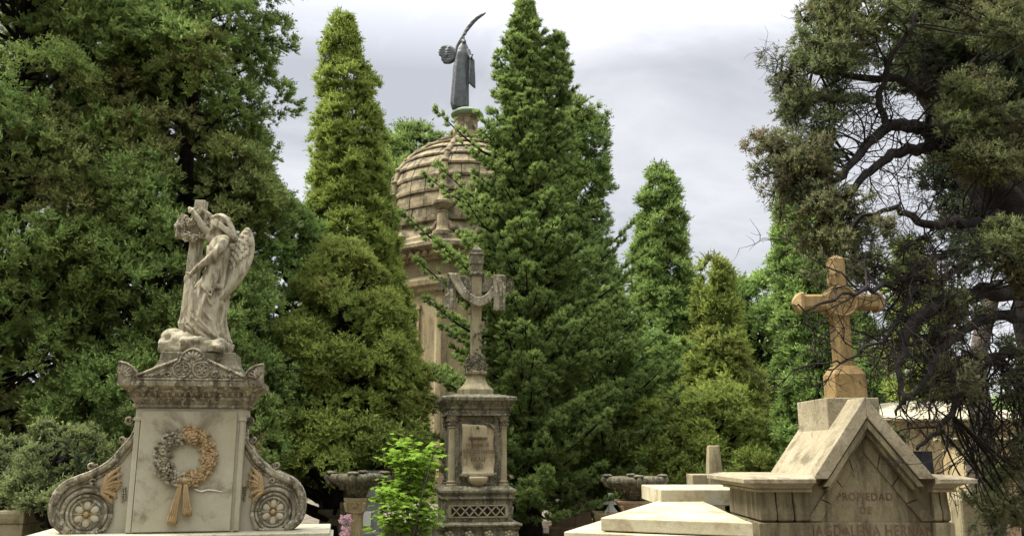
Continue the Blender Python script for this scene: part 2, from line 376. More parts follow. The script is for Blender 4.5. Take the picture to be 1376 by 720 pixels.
def cypress(name, label, px, Y, top_py, tab, mat='leaf', kind='cyp', ts=0.17, dens=1.0, brown=0.0, tone=0.5, seed=1, lump=0.16, lean=0.0, group=None, base_h=0.6, tip=0.8, bz=0.0, cat='tree'):
    """columnar tree. tab = [(height fraction from top 0..1, radius m)]"""
    r = np.random.default_rng(seed)
    top = P(px, top_py, Y); x0 = top.x - lean; H = top.z
    root = thing(name, label, cat, (x0, Y, bz), 0, group)
    m, pts = trunk_mesh((x0, Y, bz), (top.x, Y, H-0.6), 0.16, 0.02, 0.05, seed)
    area = 2*PI*np.mean([b for a, b in tab])*(H-base_h)
    n = int(area / (ts*ts*0.40) * dens)
    h = base_h + (H-base_h) * r.random(n*4)
    rr = prof(1-h/H, tab); keep = r.random(n*4) < rr / rr.max() ; h = h[keep][:n]; rr = rr[keep][:n]; n = len(h)
    a = r.random(n) * 2 * PI
    # keep fewer on the far side
    far = np.sin(a) > 0.35; kp = ~far | (r.random(n) < 0.4); a, h, rr = a[kp], h[kp], rr[kp]; n = len(a)
    cen = x0 + (top.x - x0) * h / H
    u = np.stack([np.cos(a), np.sin(a), np.zeros(n)], 1)
    q = np.stack([cen, np.full(n, Y), h], 1) + u * rr[:, None]
    # flame-like lumps
    lum = vnoise(np.stack([q[:,0]*1.6, q[:,1]*1.6, q[:,2]*1.1], 1), 1.7, seed) * lump * 2.4 + vnoise(q, 3.4, seed) * lump
    depth = r.random(n)**2.2
    rad = rr * (1 - 0.42*depth) + lum * np.minimum(1, rr*1.6)
    pos = np.stack([cen, np.full(n, Y), h], 1) + u * rad[:, None]
    d = u * 0.75 + np.array([0, 0, 0.9]) + r.normal(size=(n, 3))*0.25
    bn = vnoise(q, 0.8, seed + 9.0)
    br = np.clip(brown + (bn > 0.32 - brown) * brown * 1.5 + r.random(n)*0.08 - 0.04, 0, 0.9)
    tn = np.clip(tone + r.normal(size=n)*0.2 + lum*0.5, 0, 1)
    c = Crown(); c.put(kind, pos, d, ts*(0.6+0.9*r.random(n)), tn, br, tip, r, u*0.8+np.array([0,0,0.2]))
    # inner fill tufts, darker tone stands in for shade inside the crown
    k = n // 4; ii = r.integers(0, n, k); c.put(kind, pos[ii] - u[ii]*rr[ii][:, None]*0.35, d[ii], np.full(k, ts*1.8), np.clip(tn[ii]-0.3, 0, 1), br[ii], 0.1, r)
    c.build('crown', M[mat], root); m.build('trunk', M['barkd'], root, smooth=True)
    return root

def lobed(name, label, px, Y, top_py, tab, mat='leaf', kind='cyp', ts=0.15, nl=220, ls=0.5, tufts=34, brown=0.0, tone=0.5, seed=1, group=None, base_h=1.0, r0=0.22, tip=0.8, trunk_px=None, extra=(), bare=0.0, yel=None, updir=0.7, H=None, xy=None):
    r = np.random.default_rng(seed); qr = random.Random(seed)
    if xy is None: top = P(px, top_py, Y); H = top.z; cx = top.x
    else: cx = xy
    root = thing(name, label, 'tree', (cx, Y, 0), 0, group)
    m, pts = trunk_mesh((cx, Y, 0), (cx, Y, H-0.5), r0, 0.03, 0.25, seed)
    c = Crown()
    hs = base_h + (H-base_h-0.2) * (np.arange(nl)+0.5)/nl
    r.shuffle(hs)
    L_ = []
    for i in range(nl):
        h = float(hs[i]); R0 = float(prof(1-h/H, tab)); a = r.random()*2*PI
        if math.sin(a) > 0.45 and r.random() < 0.5: continue
        rad = R0 * (0.72 + 0.36*r.random())
        L_.append((cx + math.cos(a)*rad, Y + math.sin(a)*rad, h, ls*(0.65+0.6*r.random())*min(1, 0.45+R0*0.5), a, rad))
    for (x, y, z, s_) in extra: 
        a = math.atan2(y-Y, x-cx); L_.append((x, y, z, s_, a, math.hypot(x-cx, y-Y)))
    for (x, y, z, s_, a, rad) in L_:
        if qr.random() > 0.25 or rad > 1.0:
            # limb from trunk
            z0 = max(0.4, z - rad*0.55); p0 = Vector((cx, Y, z0)); p1 = Vector((x, y, z)); mid = p0.lerp(p1, 0.5) + Vector((qr.uniform(-.1,.1), qr.uniform(-.1,.1), -0.1))
            m.tube(cat_rom([p0, mid, p1], 3), list(np.linspace(0.045, 0.010, 7)), 5)
        n = int(tufts * (s_/ls)**2 * (0.7+0.6*r.random())) + 5
        v = r.normal(size=(n, 3)); v /= np.linalg.norm(v, axis=1)[:, None]
        out = np.array([math.cos(a)*0.5, math.sin(a)*0.5, 0.65])
        v = v + out*0.75; v /= np.linalg.norm(v, axis=1)[:, None]
        el = np.array([1.0, 1.0, 0.72])
        pos = np.array([x, y, z]) + v * s_ * el * (0.55+0.5*r.random((n,1)))
        d = v*0.8 + np.array([math.cos(a)*0.3, math.sin(a)*0.3, updir]) + r.normal(size=(n,3))*0.2
        lnn = np.tile(v*0.7 + np.array([math.cos(a)*0.35, math.sin(a)*0.35, 0.35]), 1)
        lb = mnoise.noise(Vector((x*0.55+seed, y*0.5, z*0.55)))
        b_ = min(0.85, max(0, brown*0.4 + (brown*1.6 if lb > 0.22 else 0) * r.random()))
        br = np.clip(b_ + r.normal(size=n)*0.06, 0, 0.9)
        tn = np.clip(tone + r.normal()*0.24 + r.normal(size=n)*0.2, 0, 1)
        kd = kind if qr.random() < 0.55 else qr.choice(['cyp', 'fine', 'spray']); sk = qr.uniform(0.85, 1.25)
        c.put(kd, pos, d, ts*sk*(0.6+0.8*r.random(n)), tn, br, tip*(0.4+0.9*r.random()), r, lnn)
    c.build('crown', M[mat], root); m.build('trunk', M['barkd'], root, smooth=True)
    return root

def conifer(name, label, px, Y, top_py, tab, mat='leafb', seed=1, ts=0.15, nb=220, tone=0.5, brown=0.0, base_h=1.2, extra=(), group=None, up=0.25, tip=0.7, r0=0.24, second=None, step=0.10):
    """open, whorled conifer: every branch carries short sprays along its length"""
    r = np.random.default_rng(seed); qr = random.Random(seed)
    top = P(px, top_py, Y); H = top.z; cx = top.x
    root = thing(name, label, 'tree', (cx, Y, 0), 0, group)
    m, pts = trunk_mesh((cx, Y, 0), (cx, Y, H-0.1), r0, 0.015, 0.1, seed, 12)
    c = Crown(); B = []
    for i in range(nb):
        h = base_h + (H-base_h-0.05)*((i+0.5)/nb)
        a = i*2.399963 + qr.uniform(-.3,.3)
        if math.sin(a) > 0.6 and qr.random() < 0.5: continue
        Rr = float(prof(1-h/H, tab))*qr.uniform(0.5, 1.15)*(1+0.25*mnoise.noise(Vector((math.cos(a)*1.2, math.sin(a)*1.2, h*0.9+seed))))
        p0 = Vector((cx, Y, h - Rr*0.18)); e = Vector((cx+math.cos(a)*Rr, Y+math.sin(a)*Rr, h + Rr*(up+qr.uniform(-.15,.2))))
        mid = p0.lerp(e, 0.55) + Vector((0,0,-0.10*Rr))
        B.append((p0, mid, e, Rr))
    if second:   # a second leader
        sp = P(*second[:3]); 
        B.append((Vector((cx, Y, sp.z-1.6)), Vector((sp.x-0.05, sp.y, sp.z-0.9)), sp, 1.6))
        for i in range(26):
            h = sp.z - 1.5*i/26 - 0.05; a = i*2.4; Rr = 0.12+0.35*i/26
            B.append((Vector((sp.x, sp.y, h-0.05)), Vector((sp.x+math.cos(a)*Rr*.5, sp.y+math.sin(a)*Rr*.5, h)), Vector((sp.x+math.cos(a)*Rr, sp.y+math.sin(a)*Rr, h+Rr*0.4)), Rr))
    for ex in extra:
        e = P(*ex[:3]); z0 = e.z - ex[3]; p0 = Vector((cx, Y, z0)); mid = p0.lerp(e, 0.5) + Vector((qr.uniform(-.1,.1), qr.uniform(-.2,.2), -0.28))
        B.append((p0, mid, e, (e-p0).length))
    for p0, mid, e, Rr in B:
        ln = max(0.1, (e-p0).length); k = max(3, int(ln/step)); cv = cat_rom([p0, mid, e], max(2, k//2))
        m.tube(cv[::2] if len(cv) > 8 else cv, list(np.linspace(0.02+0.012*Rr, 0.006, len(cv[::2]) if len(cv) > 8 else len(cv))), 4)
        pos = []; dr = []; sc = []
        for j, p in enumerate(cv):
            t = j/(len(cv)-1)
            if t < 0.22 and Rr > 0.5: continue
            tg = (cv[min(j+1, len(cv)-1)] - cv[max(j-1, 0)]).normalized()
            wd = (1-t)*0.32*min(1.2, Rr) + 0.05
            for s_ in range(4):
                sd_ = tg.cross(Vector((0,0,1))); sd_ = sd_.normalized() if sd_.length > 1e-3 else Vector((1,0,0))
                o_ = sd_*qr.uniform(-1,1)*wd*1.3 + Vector((0,0,qr.uniform(-0.10,0.05)))*min(1, wd*3+0.15)
                pos.append(p+o_); dr.append(tg*0.9 + sd_*(0.6 if o_.dot(sd_) > 0 else -0.6)*qr.random() + Vector((0,0,0.25+0.3*qr.random()))); sc.append(ts*qr.uniform(0.75,1.25)*(0.7+0.4*(1-t)))
        n = len(pos)
        if not n: continue
        tn = np.clip(tone + r.normal()*0.15 + r.normal(size=n)*0.12, 0, 1); br = np.clip(brown + r.normal(size=n)*0.04, 0, .9)
        c.put('spray', np.array([list(v) for v in pos]), np.array([list(v) for v in dr]), np.array(sc), tn, br, tip*(0.6+0.7*r.random()), r)
    c.build('crown', M[mat], root); m.build('trunk', M['barkd'], root, smooth=True)
    return root

# ------------------------------------------------------------------ ground
g = MB()
gn = 60; gv = []; gf = []
for j in range(gn+1):
    for i in range(gn+1):
        x = (i/gn-0.5)*2; y = (j/gn-0.5)*2
        x = math.copysign(abs(x)**2.2, x)*260; y = math.copysign(abs(y)**2.2, y)*260 + 12
        gv.append((x, y, mnoise.noise(Vector((x*0.3, y*0.3, 0)))*0.02))
for j in range(gn):
    for i in range(gn): a = j*(gn+1)+i; gf.append((a, a+1, a+gn+2, a+gn+1))
g.add(gv, gf); setting('ground', g.build('ground', M['ground'], smooth=True))
# ================================================================== LEFT MONUMENT
D = 8.0
cx = -3.01
S8 = D / F                      # metres per photo pixel at the monument (about)
zt = lambda py: Z(py, D)
root = thing('tomb_monument', 'tall white marble tomb with carved wreath and two side scrolls, under the stone angel', 'tomb', (cx, D+0.25, 0), R(11))
# plinth
MB().rloft(cx, D+0.30, [(0,1.75,0.75),(0.30,1.75,0.75),(0.30,1.62,0.62),(zt(718)-0.16,1.62,0.62),(zt(718)-0.13,1.33,0.52),(zt(718)-0.05,1.33,0.52),(zt(718)-0.045,1.30,0.49),(zt(716)+0.0,1.30,0.49)]).build('plinth', M['marble'], root, bevel=0.008)
# central block with slightly recessed face
z0, z1 = zt(716), zt(548)
MB().box(cx-0.485, cx+0.485, D+0.03, D+0.42, z0+0.001, z1).build('block', M['marble'], root, bevel=0.006)
m = MB(); m.box(cx-0.43, cx+0.41, D+0.004, D+0.05, z0+0.012, z1-0.03)
m.build('face_panel', M['panel'], root, bevel=0.006)
for s_ in (-1, 1):
    m = MB(); m.box(cx+s_*0.46-0.022, cx+s_*0.46+0.022, D+0.015, D+0.05, z0+0.01, z1-0.10)
    m.box(cx+s_*0.46-0.034, cx+s_*0.46+0.034, D+0.008, D+0.05, z1-0.115, z1-0.085)
    m.build('corner_strip', M['marble'], root, bevel=0.004)
# cornice
zc = zt(548); T = zt(513)
MB().rloft(cx, D+0.225, [(zc,0.50,0.215),(zc+0.012,0.515,0.23),(zc+0.03,0.515,0.23),(zc+0.034,0.50,0.215),(zc+0.06,0.51,0.225),(zc+0.075,0.53,0.245),(zc+0.10,0.545,0.26),(zc+0.105,0.535,0.25),(zc+0.135,0.56,0.275),(zc+0.16,0.58,0.30),(zc+0.185,0.612,0.34),(zc+0.19,0.630,0.36),(T,0.636,0.365),(T+0.003,0.625,0.355),(T+0.06,0.44,0.26)]).build('cornice', M['marble_dirty'], root, bevel=0.005)
m = MB()
for i in range(19):
    x = cx - 0.47 + 0.94*i/18
    m.ell((x, D-0.050, zc+0.128), (0.019, 0.016, 0.028), 8, 6)
    if i < 18: m.box(x+0.023, x+0.029, D-0.052, D-0.035, zc+0.105, zc+0.150)
m.build('egg_and_dart', M['marble_dirty'], root, smooth=True)
# dark gap lines in lower cornice
# pediment
yF = D-0.138
def fanlet(m, c, y, r, n, a0, a1, th=0.012):
    for i in range(n):
        a = a0+(a1-a0)*(i+0.5)/n; d = Vector((math.cos(a), 0, math.sin(a)))
        rot = Matrix.Rotation(-(a-PI/2), 4, 'Y')
        m.ell(Vector((c[0], y, c[1])) + d*r*0.60, (r*0.36*math.sin((a1-a0)/n)*1.1, th, r*0.34), 8, 6, rot)
xl = cx-0.48; xr = cx+0.48; zp = T+0.001; zpk = zt(486)
m = MB(); m.poly([(xl, zp), (xr, zp), (xr, zp+0.025), (cx+0.13, zpk), (cx-0.13, zpk), (xl, zp+0.025)], yF+0.006, yF+0.10)
for s_ in (-1, 1):
    m.tube([(cx+s_*0.49, yF, zp+0.030), (cx+s_*0.13, yF, zpk+0.005)], 0.014, 8)
m.tube([(xl, yF, zp+0.012), (xr, yF, zp+0.012)], 0.010, 6)
# half-round crest
ar = [(cx+0.108*math.cos(t), zpk-0.02+0.125*math.sin(t)) for t in np.linspace(0, PI, 14)]
m.poly(ar, yF+0.004, yF+0.08)
m.tube([(x, yF, z) for x, z in ar], 0.011, 8)
m.build('pediment', M['marble_dirty'], root, smooth=False)
m = MB()
fanlet(m, (cx, zpk-0.01), yF-0.002, 0.105, 7, R(8), R(172), 0.016)
for s_ in (-1, 1):
    c_ = (cx+s_*0.088, zt(498)); 
    m.tube([(c_[0]+0.078*math.cos(t), yF, c_[1]+0.072*math.sin(t)) for t in np.linspace(0, 2*PI, 22)], 0.009, 6)
    for k in range(5):
        a = PI/2 + 2*PI*k/5; q = (c_[0]+0.036*math.cos(a), yF, c_[1]+0.036*math.sin(a))
        m.tube([(q[0]+0.019*math.cos(t), yF-0.002, q[2]+0.019*math.sin(t)) for t in np.linspace(0, 2*PI, 12)], 0.006, 5)
    m.ell((c_[0], yF-0.004, c_[1]), (0.012, 0.012, 0.012), 8, 6)
    # foliage scrolls tapering outward
    for k in range(3):
        x = cx + s_*(0.20+0.075*k); zz = zp+0.052-0.008*k; rr = 0.036-0.008*k
        m.tube([(x+s_*rr*(1-t/7)*math.cos(t), yF-0.002, zz+rr*0.8*(1-t/7)*math.sin(t)) for t in np.linspace(-0.6, 5.2, 16)], [0.008]*16, 5)
        m.ell((x+s_*0.05, yF, zz+0.004), (0.026, 0.009, 0.011), 8, 6, Matrix.Rotation(s_*0.5, 4, 'Y'))
m.ell((cx, yF-0.002, zt(508)), (0.022, 0.012, 0.022), 8, 6)
m.build('pediment_carving', M['marble_dirty'], root, smooth=True)
# corner acroteria
for s_ in (-1, 1):
    m = MB(); xo = cx + s_*0.634
    pts = [(xo, T+0.001), (xo, T+0.165)] + [(xo - s_*0.165*math.sin(t), T+0.02+0.142*math.cos(t)) for t in np.linspace(0.15, PI/2, 9)] + [(xo-s_*0.17, T+0.001)]
    m.poly(pts, yF, yF+0.10)
    m.tube([(x, yF-0.002, z) for x, z in pts[1:-1]], 0.011, 6)
    c_ = (xo - s_*0.03, T+0.03)
    for i in range(5):
        a = PI/2 + s_*(0.08+i*0.32)
        rot = Matrix.Rotation(-(a-PI/2), 4, 'Y'); d = Vector((math.cos(a), 0, math.sin(a)))
        m.ell(Vector((c_[0], yF-0.004, c_[1])) + d*0.066, (0.013, 0.012, 0.043), 8, 6, rot)
    m.build('acroterion', M['marble_dirty'], root, smooth=False)
# scrolls -------------------------------------------------------------
def scroll(side):
    Q = lambda px, py: (X(px, py, D), Z(py, D))
    y0 = D+0.13; y1 = D+0.27
    out = [(177,556),(175.6,562),(171,582),(155.5,602),(142,618),(120,632),(89,645),(73,662),(67,684),(71,704),(87,717)]
    o3 = cat_rom([(Q(*p)[0], 0, Q(*p)[1]) for p in out], 5)
    o2 = [(p.x, p.z) for p in o3]
    xin = cx-0.4855
    m = MB(); body = o2 + [(xin, z0+0.002), (xin, zt(560))]
    # body as strips between outline and inner edge so that concave outline stays clean
    n = len(o2)
    for i in range(n-1):
        (xa, za), (xb, zb) = o2[i], o2[i+1]
        if i < n-12:
            m.add([(xa,y0,za),(xb,y0,zb),(xin,y0,zb),(xin,y0,za),(xa,y1,za),(xb,y1,zb),(xin,y1,zb),(xin,y1,za)],
                  [(0,1,2,3),(7,6,5,4),(0,4,5,1),(2,6,7,3)])
        else:
            m.add([(xa,y0,za),(xb,y0,zb),(xin,y0,zb),(xin,y0,za),(xa,y1,za),(xb,y1,zb),(xin,y1,zb),(xin,y1,za)],
                  [(0,1,2,3),(7,6,5,4),(0,4,5,1),(2,6,7,3)])
    def fin(m, name, mat, par, **k):
        if side > 0: m.mirror(cx); m.v = [(cx+(x-cx)*(0.92 if x-cx > 0.5 else 1.0)-(0.04 if 0.45 < x-cx <= 0.5 else 0)*0, y, z_) for x, y, z_ in m.v]
        return m.build(name, mat, par, **k)
    sc = fin(m, 'side_scroll', M['marble'], root)
    # moulded bands
    m = MB()
    for off, rr, yy in ((0.035, 0.030, y0-0.018), (0.085, 0.012, y0-0.006), (0.012, 0.014, y0-0.03)):
        pts = []
        for i, p in enumerate(o3):
            t = (o3[min(i+1, n-1)] - o3[max(i-1, 0)]).normalized(); nrm = Vector((-t.z, 0, t.x))
            if nrm.x < 0: nrm = -nrm
            if i > n*0.75: nrm = Vector((0.75,0,0.66))
            pts.append((p.x+nrm.x*off, yy, p.z+nrm.z*off*0.9))
        wd = [rr*(0.45+0.75*min(1, i/(n*0.5))) for i in range(n)]
        m.tube(pts, wd, 8)
    # outer depth band (thick edge)
    m.tube([(p.x+0.01, (y0+y1)/2, p.z-0.004) for p in o3], [0.02]*n, 8, flat=3.8, up=(0,1,0))
    fin(m, 'moulding', M['marble_dirty'], sc, smooth=True)
    wc = Q(113.3, 690)
    m = MB()
    for rr, tt, yy in ((0.165, 0.016, y0-0.012), (0.205, 0.020, y0-0.020), (0.25, 0.013, y0-0.012), (0.128, 0.010, y0-0.02)):
        a0, a1 = (0, 2*PI) if rr < 0.22 else (R(40), R(230))
        pts = [(wc[0]+rr*math.cos(t), yy, wc[1]+rr*math.sin(t)) for t in np.linspace(a0, a1, 40)]
        pts = [(x, y, max(z, z0+0.006)) for x, y, z in pts]
        m.tube(pts, tt, 8)
    # leafy elbow curl where the bands meet
    q = Q(121, 647)
    m.tube([(q[0]+0.03*(1-t/8)*math.cos(t), y0-0.03, q[1]+0.03*(1-t/8)*math.sin(t)) for t in np.linspace(0, 6, 18)], 0.012, 6)
    fin(m, 'rings', M['marble_dirty'], sc, smooth=True)
    m = MB()
    for k in range(6):
        a = R(30+60*k); d = Vector((math.cos(a), 0, math.sin(a))); rot = Matrix.Rotation(-(a-PI/2), 4, 'Y')
        m.ell(Vector((wc[0], y0-0.010, wc[1])) + d*0.076, (0.033, 0.014, 0.042), 12, 8, rot)
    fin(m, 'rosette_petals', M['marble'], sc, smooth=True)
    m = MB(); m.ell((wc[0], y0-0.03, wc[1]), (0.026, 0.02, 0.026), 12, 8)
    for k in range(6):
        a = R(60*k); m.tube([(wc[0]+0.02*math.cos(a), y0-0.016, wc[1]+0.02*math.sin(a)), (wc[0]+0.125*math.cos(a), y0-0.016, wc[1]+0.125*math.sin(a))], 0.007, 6)
    fin(m, 'rosette_spokes', M['ochre'], sc, smooth=True)
    # acanthus leaf + grapes
    m = MB(); base = Q(131, 662)
    for (tx, ty, w_) in ((156,627,0.024),(158,636,0.022),(158,646,0.02),(155,655,0.018),(152,668,0.020),(147,678,0.022),(146,632,0.014),(158,651,0.014),(150,662,0.014)):
        e = Q(tx, ty); mid = ((base[0]+e[0])/2-0.012, (base[1]+e[1])/2+0.028)
        cv = cat_rom([(base[0], y0-0.02, base[1]), (mid[0], y0-0.036, mid[1]), (e[0], y0-0.012, e[1])], 5)
        m.tube(cv, [w_*(0.5+0.9*math.sin(PI*i/(len(cv)-1)))*0.62 for i in range(len(cv))], 7)
        for i in (4, 6, 8):
            p = cv[i]
            for s_ in (-1, 1):
                m.ell((p.x+0.006, p.y+0.002, p.z+s_*0.016), (0.018, 0.010, 0.009), 6, 5, Matrix.Rotation(s_*0.7, 4, 'Y'))
    fin(m, 'acanthus_leaf', M['ochre'], sc, smooth=True)
    m = MB()
    for r_ in range(6):
        for c_ in range(2 if r_ < 5 else 1):
            q = Q(158.0+c_*3.6, 655.5+r_*3.5); m.ell((q[0], y0-0.012, q[1]), 0.0115, 8, 6)
    fin(m, 'grapes', M['marble_dirty'], sc, smooth=True)
    for (tx, ty, rr) in ((167,564,0.042),(158,590,0.034),(119,625.5,0.038)):
        m = MB(); q = Q(tx, ty)
        pts = [(q[0]+rr*(1-t/9.5)*math.cos(-t+0.4), y0+0.02, q[1]+rr*(1-t/9.5)*math.sin(-t+0.4)) for t in np.linspace(0, 8.0, 26)]
        m.tube(pts, [rr*0.36]*26, 8, flat=2.4, up=(0,1,0))
        fin(m, 'curl', M['marble_dirty'], sc, smooth=True)
scroll(-1); scroll(1)
# wreath --------------------------------------------------------------
rw = random.Random(4)
wc = Vector((X(243.5, 614, D), D-0.012, Z(614, D)))
def rose(m, c, r, tilt=0.0):
    c = Vector(c); m.ell(c, (r*0.45, r*0.5, r*0.45), 8, 6)
    for ring, (n, rr, sz) in enumerate(((4, 0.42, 0.36), (6, 0.78, 0.44))):
        for k in range(n):
            a = 2*PI*k/n + ring*0.5 + rw.random()*0.3
            rot = Matrix.Rotation(-(a-PI/2), 4, 'Y') @ Matrix.Rotation(0.6, 4, 'X')
            m.ell(c + Vector((math.cos(a)*r*rr, -r*0.30+ring*r*0.22, math.sin(a)*r*rr)), (r*sz, r*0.13, r*sz*0.9), 8, 6, rot)
def daisy(m, c, r):
    c = Vector(c)
    for k in range(5):
        a = 2*PI*k/5+rw.random(); m.ell(c+Vector((math.cos(a)*r*0.62, 0, math.sin(a)*r*0.62)), (r*0.36, r*0.22, r*0.36), 8, 6)
    m.ell(c+Vector((0,-r*0.15,0)), r*0.28, 8, 6)
def leafs(m, c, r, n):
    for _ in range(n):
        a = rw.random()*2*PI; rot = Matrix.Rotation(a, 4, 'Y') @ Matrix.Rotation(rw.uniform(-.5,.5), 4, 'X')
        m.ell(Vector(c)+Vector((rw.uniform(-r,r), rw.uniform(-0.01,0.012), rw.uniform(-r,r))), (r*0.30, r*0.10, r*0.75), 6, 5, rot)
RX, RZ = 0.205, 0.205
mL = MB(); mR = MB()
mL.tube([(wc.x+RX*math.cos(t), wc.y+0.012, wc.z+RZ*math.sin(t)) for t in np.linspace(PI*0.42, PI*1.55, 26)], 0.026, 8)
mR.tube([(wc.x+RX*math.cos(t), wc.y+0.012, wc.z+RZ*math.sin(t)) for t in np.linspace(-PI*0.45, PI*0.42, 26)], 0.026, 8)
for i in range(26):
    a = 2*PI*i/26 + rw.uniform(-.08,.08); k = rw.uniform(0.93, 1.08)
    c = wc + Vector((RX*k*math.cos(a), -0.022, RZ*k*math.sin(a))); mm = mR if math.cos(a-0.0) > -0.15 and not (R(95) < a < R(250)) else mL
    if i in (5, 6): rose(mm, c, 0.062)
    elif i % 5 == 0: rose(mm, c, 0.052)
    elif i % 2 == 0: daisy(mm, c, 0.048)
    else: daisy(mm, c + Vector((rw.uniform(-.03,.03), 0, rw.uniform(-.03,.03))), 0.036)
    leafs(mm, wc + Vector((RX*math.cos(a+.1), -0.012, RZ*math.sin(a+.1))), 0.058, 8)
rose(mR, wc+Vector((0.055, -0.03, RZ*0.98)), 0.056)
wr = mR.build('wreath', M['ochre'], root, smooth=True)
mL.build('grey_flowers', M['marble_dirty'], wr, smooth=True)
m = MB(); k_ = wc + Vector((0.0, -0.04, -RZ-0.0))
m.tube([k_+Vector((-0.035,0,0)), k_+Vector((0.035,0,0))], 0.026, 10)
for (dx, ex, zz, wd) in ((-0.02,-0.075,-0.335,0.040),(0.015,0.045,-0.265,0.038)):
    for j in range(4):
        o_ = (j-1.5)/1.5
        m.tube(cat_rom([k_+Vector((dx+o_*0.008, 0.0, -0.01)), k_+Vector(((dx+ex)/2+o_*0.018, -0.006, zz*0.5)), k_+Vector((ex+o_*wd*0.75, 0.012, zz))], 4), [0.006]+[0.010]*7+[0.012], 6)
    m.box(k_.x+ex-wd, k_.x+ex+wd, k_.y+0.002, k_.y+0.04, k_.z+zz-0.045, k_.z+zz+0.03)
m.build('ribbon', M['ochre'], wr, smooth=True)
m = MB()   # plaster patches on the face (real relief)
m.tube(cat_rom([P(252,656,D-0.000), P(262,660,D-0.0), P(272,658,D-0.0), P(290,661,D)], 4), [0.004,0.008,0.009,0.007,0.009,0.010,0.008,0.006,0.006,0.005,0.006,0.004,0.002], 6)
m.build('mortar_patch', M['white'], root, smooth=True)
# stepped block under the statue
zb = zt(472); 
m = MB(); 
half = [(0.42, T+0.055),(0.42, T+0.085),(0.395, T+0.105),(0.395,T+0.125),(0.36,T+0.165),(0.345,T+0.205),(0.335,zb)]
m.rloft(cx+0.02, D+0.25, [(z, h, h*0.62) for h, z in half])
m.build('statue_base_block', M['mossy'], root, bevel=0.01)

# ------------------------------------------------------------------ the angel statue (own thing)
st = thing('angel_statue', 'pale stone angel with raised arm leaning on a garlanded cross atop the scrolled tomb', 'statue', (cx+0.02, D+0.25, zb), 0)
Ds = D + 0.22
K = Ds/F/2.88*1.02              # metres per unit of the carving grid
def A(u, v, d=0.0):            # carving grid (u right, v down), d = depth from the statue plane in grid units
    p = P(60+u/2.88, 250+v/2.88, Ds); return Vector((p.x, p.y + d*K, p.z))
# rock
m = MB(); rr = random.Random(2)
m.box(*(A(466,640).x, A(706,640).x), Ds-0.17, Ds+0.18, zb-0.002, A(0,604).z)
m.ell(A(484,612,-20),(26*K,50*K,34*K),9,7); m.ell(A(688,618,-20),(28*K,50*K,26*K),9,7); m.ell(A(540,596,-44),(40*K,30*K,26*K),9,7); m.ell(A(610,606,-48),(44*K,30*K,22*K),9,7)
for i in range(26):
    u = rr.uniform(470, 705); v = rr.uniform(585, 632); top = 560 + (u-455)*0.12
    m.ell(A(u, max(v, top+18), rr.uniform(-70, 70)), (rr.uniform(16,34)*K, rr.uniform(20,40)*K, rr.uniform(16,30)*K), 7, 5, Matrix.Rotation(rr.random()*3, 4, 'Y'))
m.ell(A(500, 583, 0), (45*K, 62*K, 30*K), 9, 6); m.ell(A(560, 582, 0), (55*K, 66*K, 26*K), 9, 6)
m.build('rock_base', M['statue'], st, voxel=0.012, disp=0.018, dsc=9, sm=1)
# cross
m = MB()
a, b = A(533, 520, 46), A(592, 46, 46); ax = (b-a).normalized()
def slab_between(m, a, b, w0, w1, dy):
    t = (b-a).normalized(); n_ = Vector((-t.z, 0, t.x))
    vs = []
    for p, w_ in ((a, w0), (b, w1)):
        for sx_, sy_ in ((-1,-1),(1,-1),(1,1),(-1,1)): vs.append(p + n_*(-sx_)*w_ + Vector((0, sy_*dy, 0)))
    m.add(vs, [(0,3,2,1),(4,5,6,7),(0,1,5,4),(1,2,6,5),(2,3,7,6),(3,0,4,7)])
slab_between(m, a, b, 23*K, 21*K, 20*K)
slab_between(m, A(495, 170, 46), A(672, 182, 46), 21*K, 21*K, 19*K)
m.build('cross', M['statue'], st, bevel=0.008)
# garland
m = MB(); rg = random.Random(9)
ctrl = [(640,165),(640,120),(610,98),(585,110),(560,150),(545,125),(525,140),(522,175),(545,195),(590,195)]
cv = cat_rom([A(u, v, 10) for u, v in ctrl], 5)
m.tube(cv, 12*K, 6)
for p in cv:
    for _ in range(1):
        q = p + Vector((rg.uniform(-12,12)*K, rg.uniform(-16,8)*K, rg.uniform(-12,12)*K))
        (daisy if rg.random() < 0.6 else rose)(m, q, rg.uniform(10, 17)*K)
m.build('garland', M['statue'], st, smooth=True)
# figure -----------------------------------------------------------------
rows = [(196,668,708,22),(206,655,716,32),(225,640,722,40),(250,628,723,42),(275,627,722,40),(300,634,714,36),(325,626,712,40),(355,614,711,45),(390,590,710,50),(425,560,708,56),(460,545,706,60),(500,537,702,62),(535,524,703,64),(562,530,710,62),(588,575,714,56),(604,610,716,48)]
vv = [q[0] for q in rows]
def edges(v): return (np.interp(v, vv, [q[1] for q in rows]), np.interp(v, vv, [q[2] for q in rows]), np.interp(v, vv, [q[3] for q in rows]))
def surf(u, v):
    l, r_, dd = edges(v); c = (l+r_)/2; w_ = (r_-l)/2; k = max(0.0, 1-((u-c)/w_)**2); return -dd*math.sqrt(k)
m = MB(); NV = 46; NA = 40; vs = []; fs = []
for i in range(NV):
    v = 196 + (604-196)*i/(NV-1); l, r_, dd = edges(v); c = (l+r_)/2; w_ = (r_-l)/2
    amp = 0.0 if v < 310 else min(7.5, (v-310)*0.09)
    for k in range(NA):
        a_ = 2*PI*k/NA; f_ = 1 + amp*math.sin(9*a_ + v*0.018)/w_ + 0.4*amp*math.sin(17*a_+v*0.03)/w_
        vs.append(A(c + w_*math.cos(a_)*f_, v, dd*math.sin(a_)*f_))
for i in range(NV-1):
    for k in range(NA): a_ = i*NA+k; b_ = i*NA+(k+1)%NA; fs.append((a_, a_+NA, b_+NA, b_))
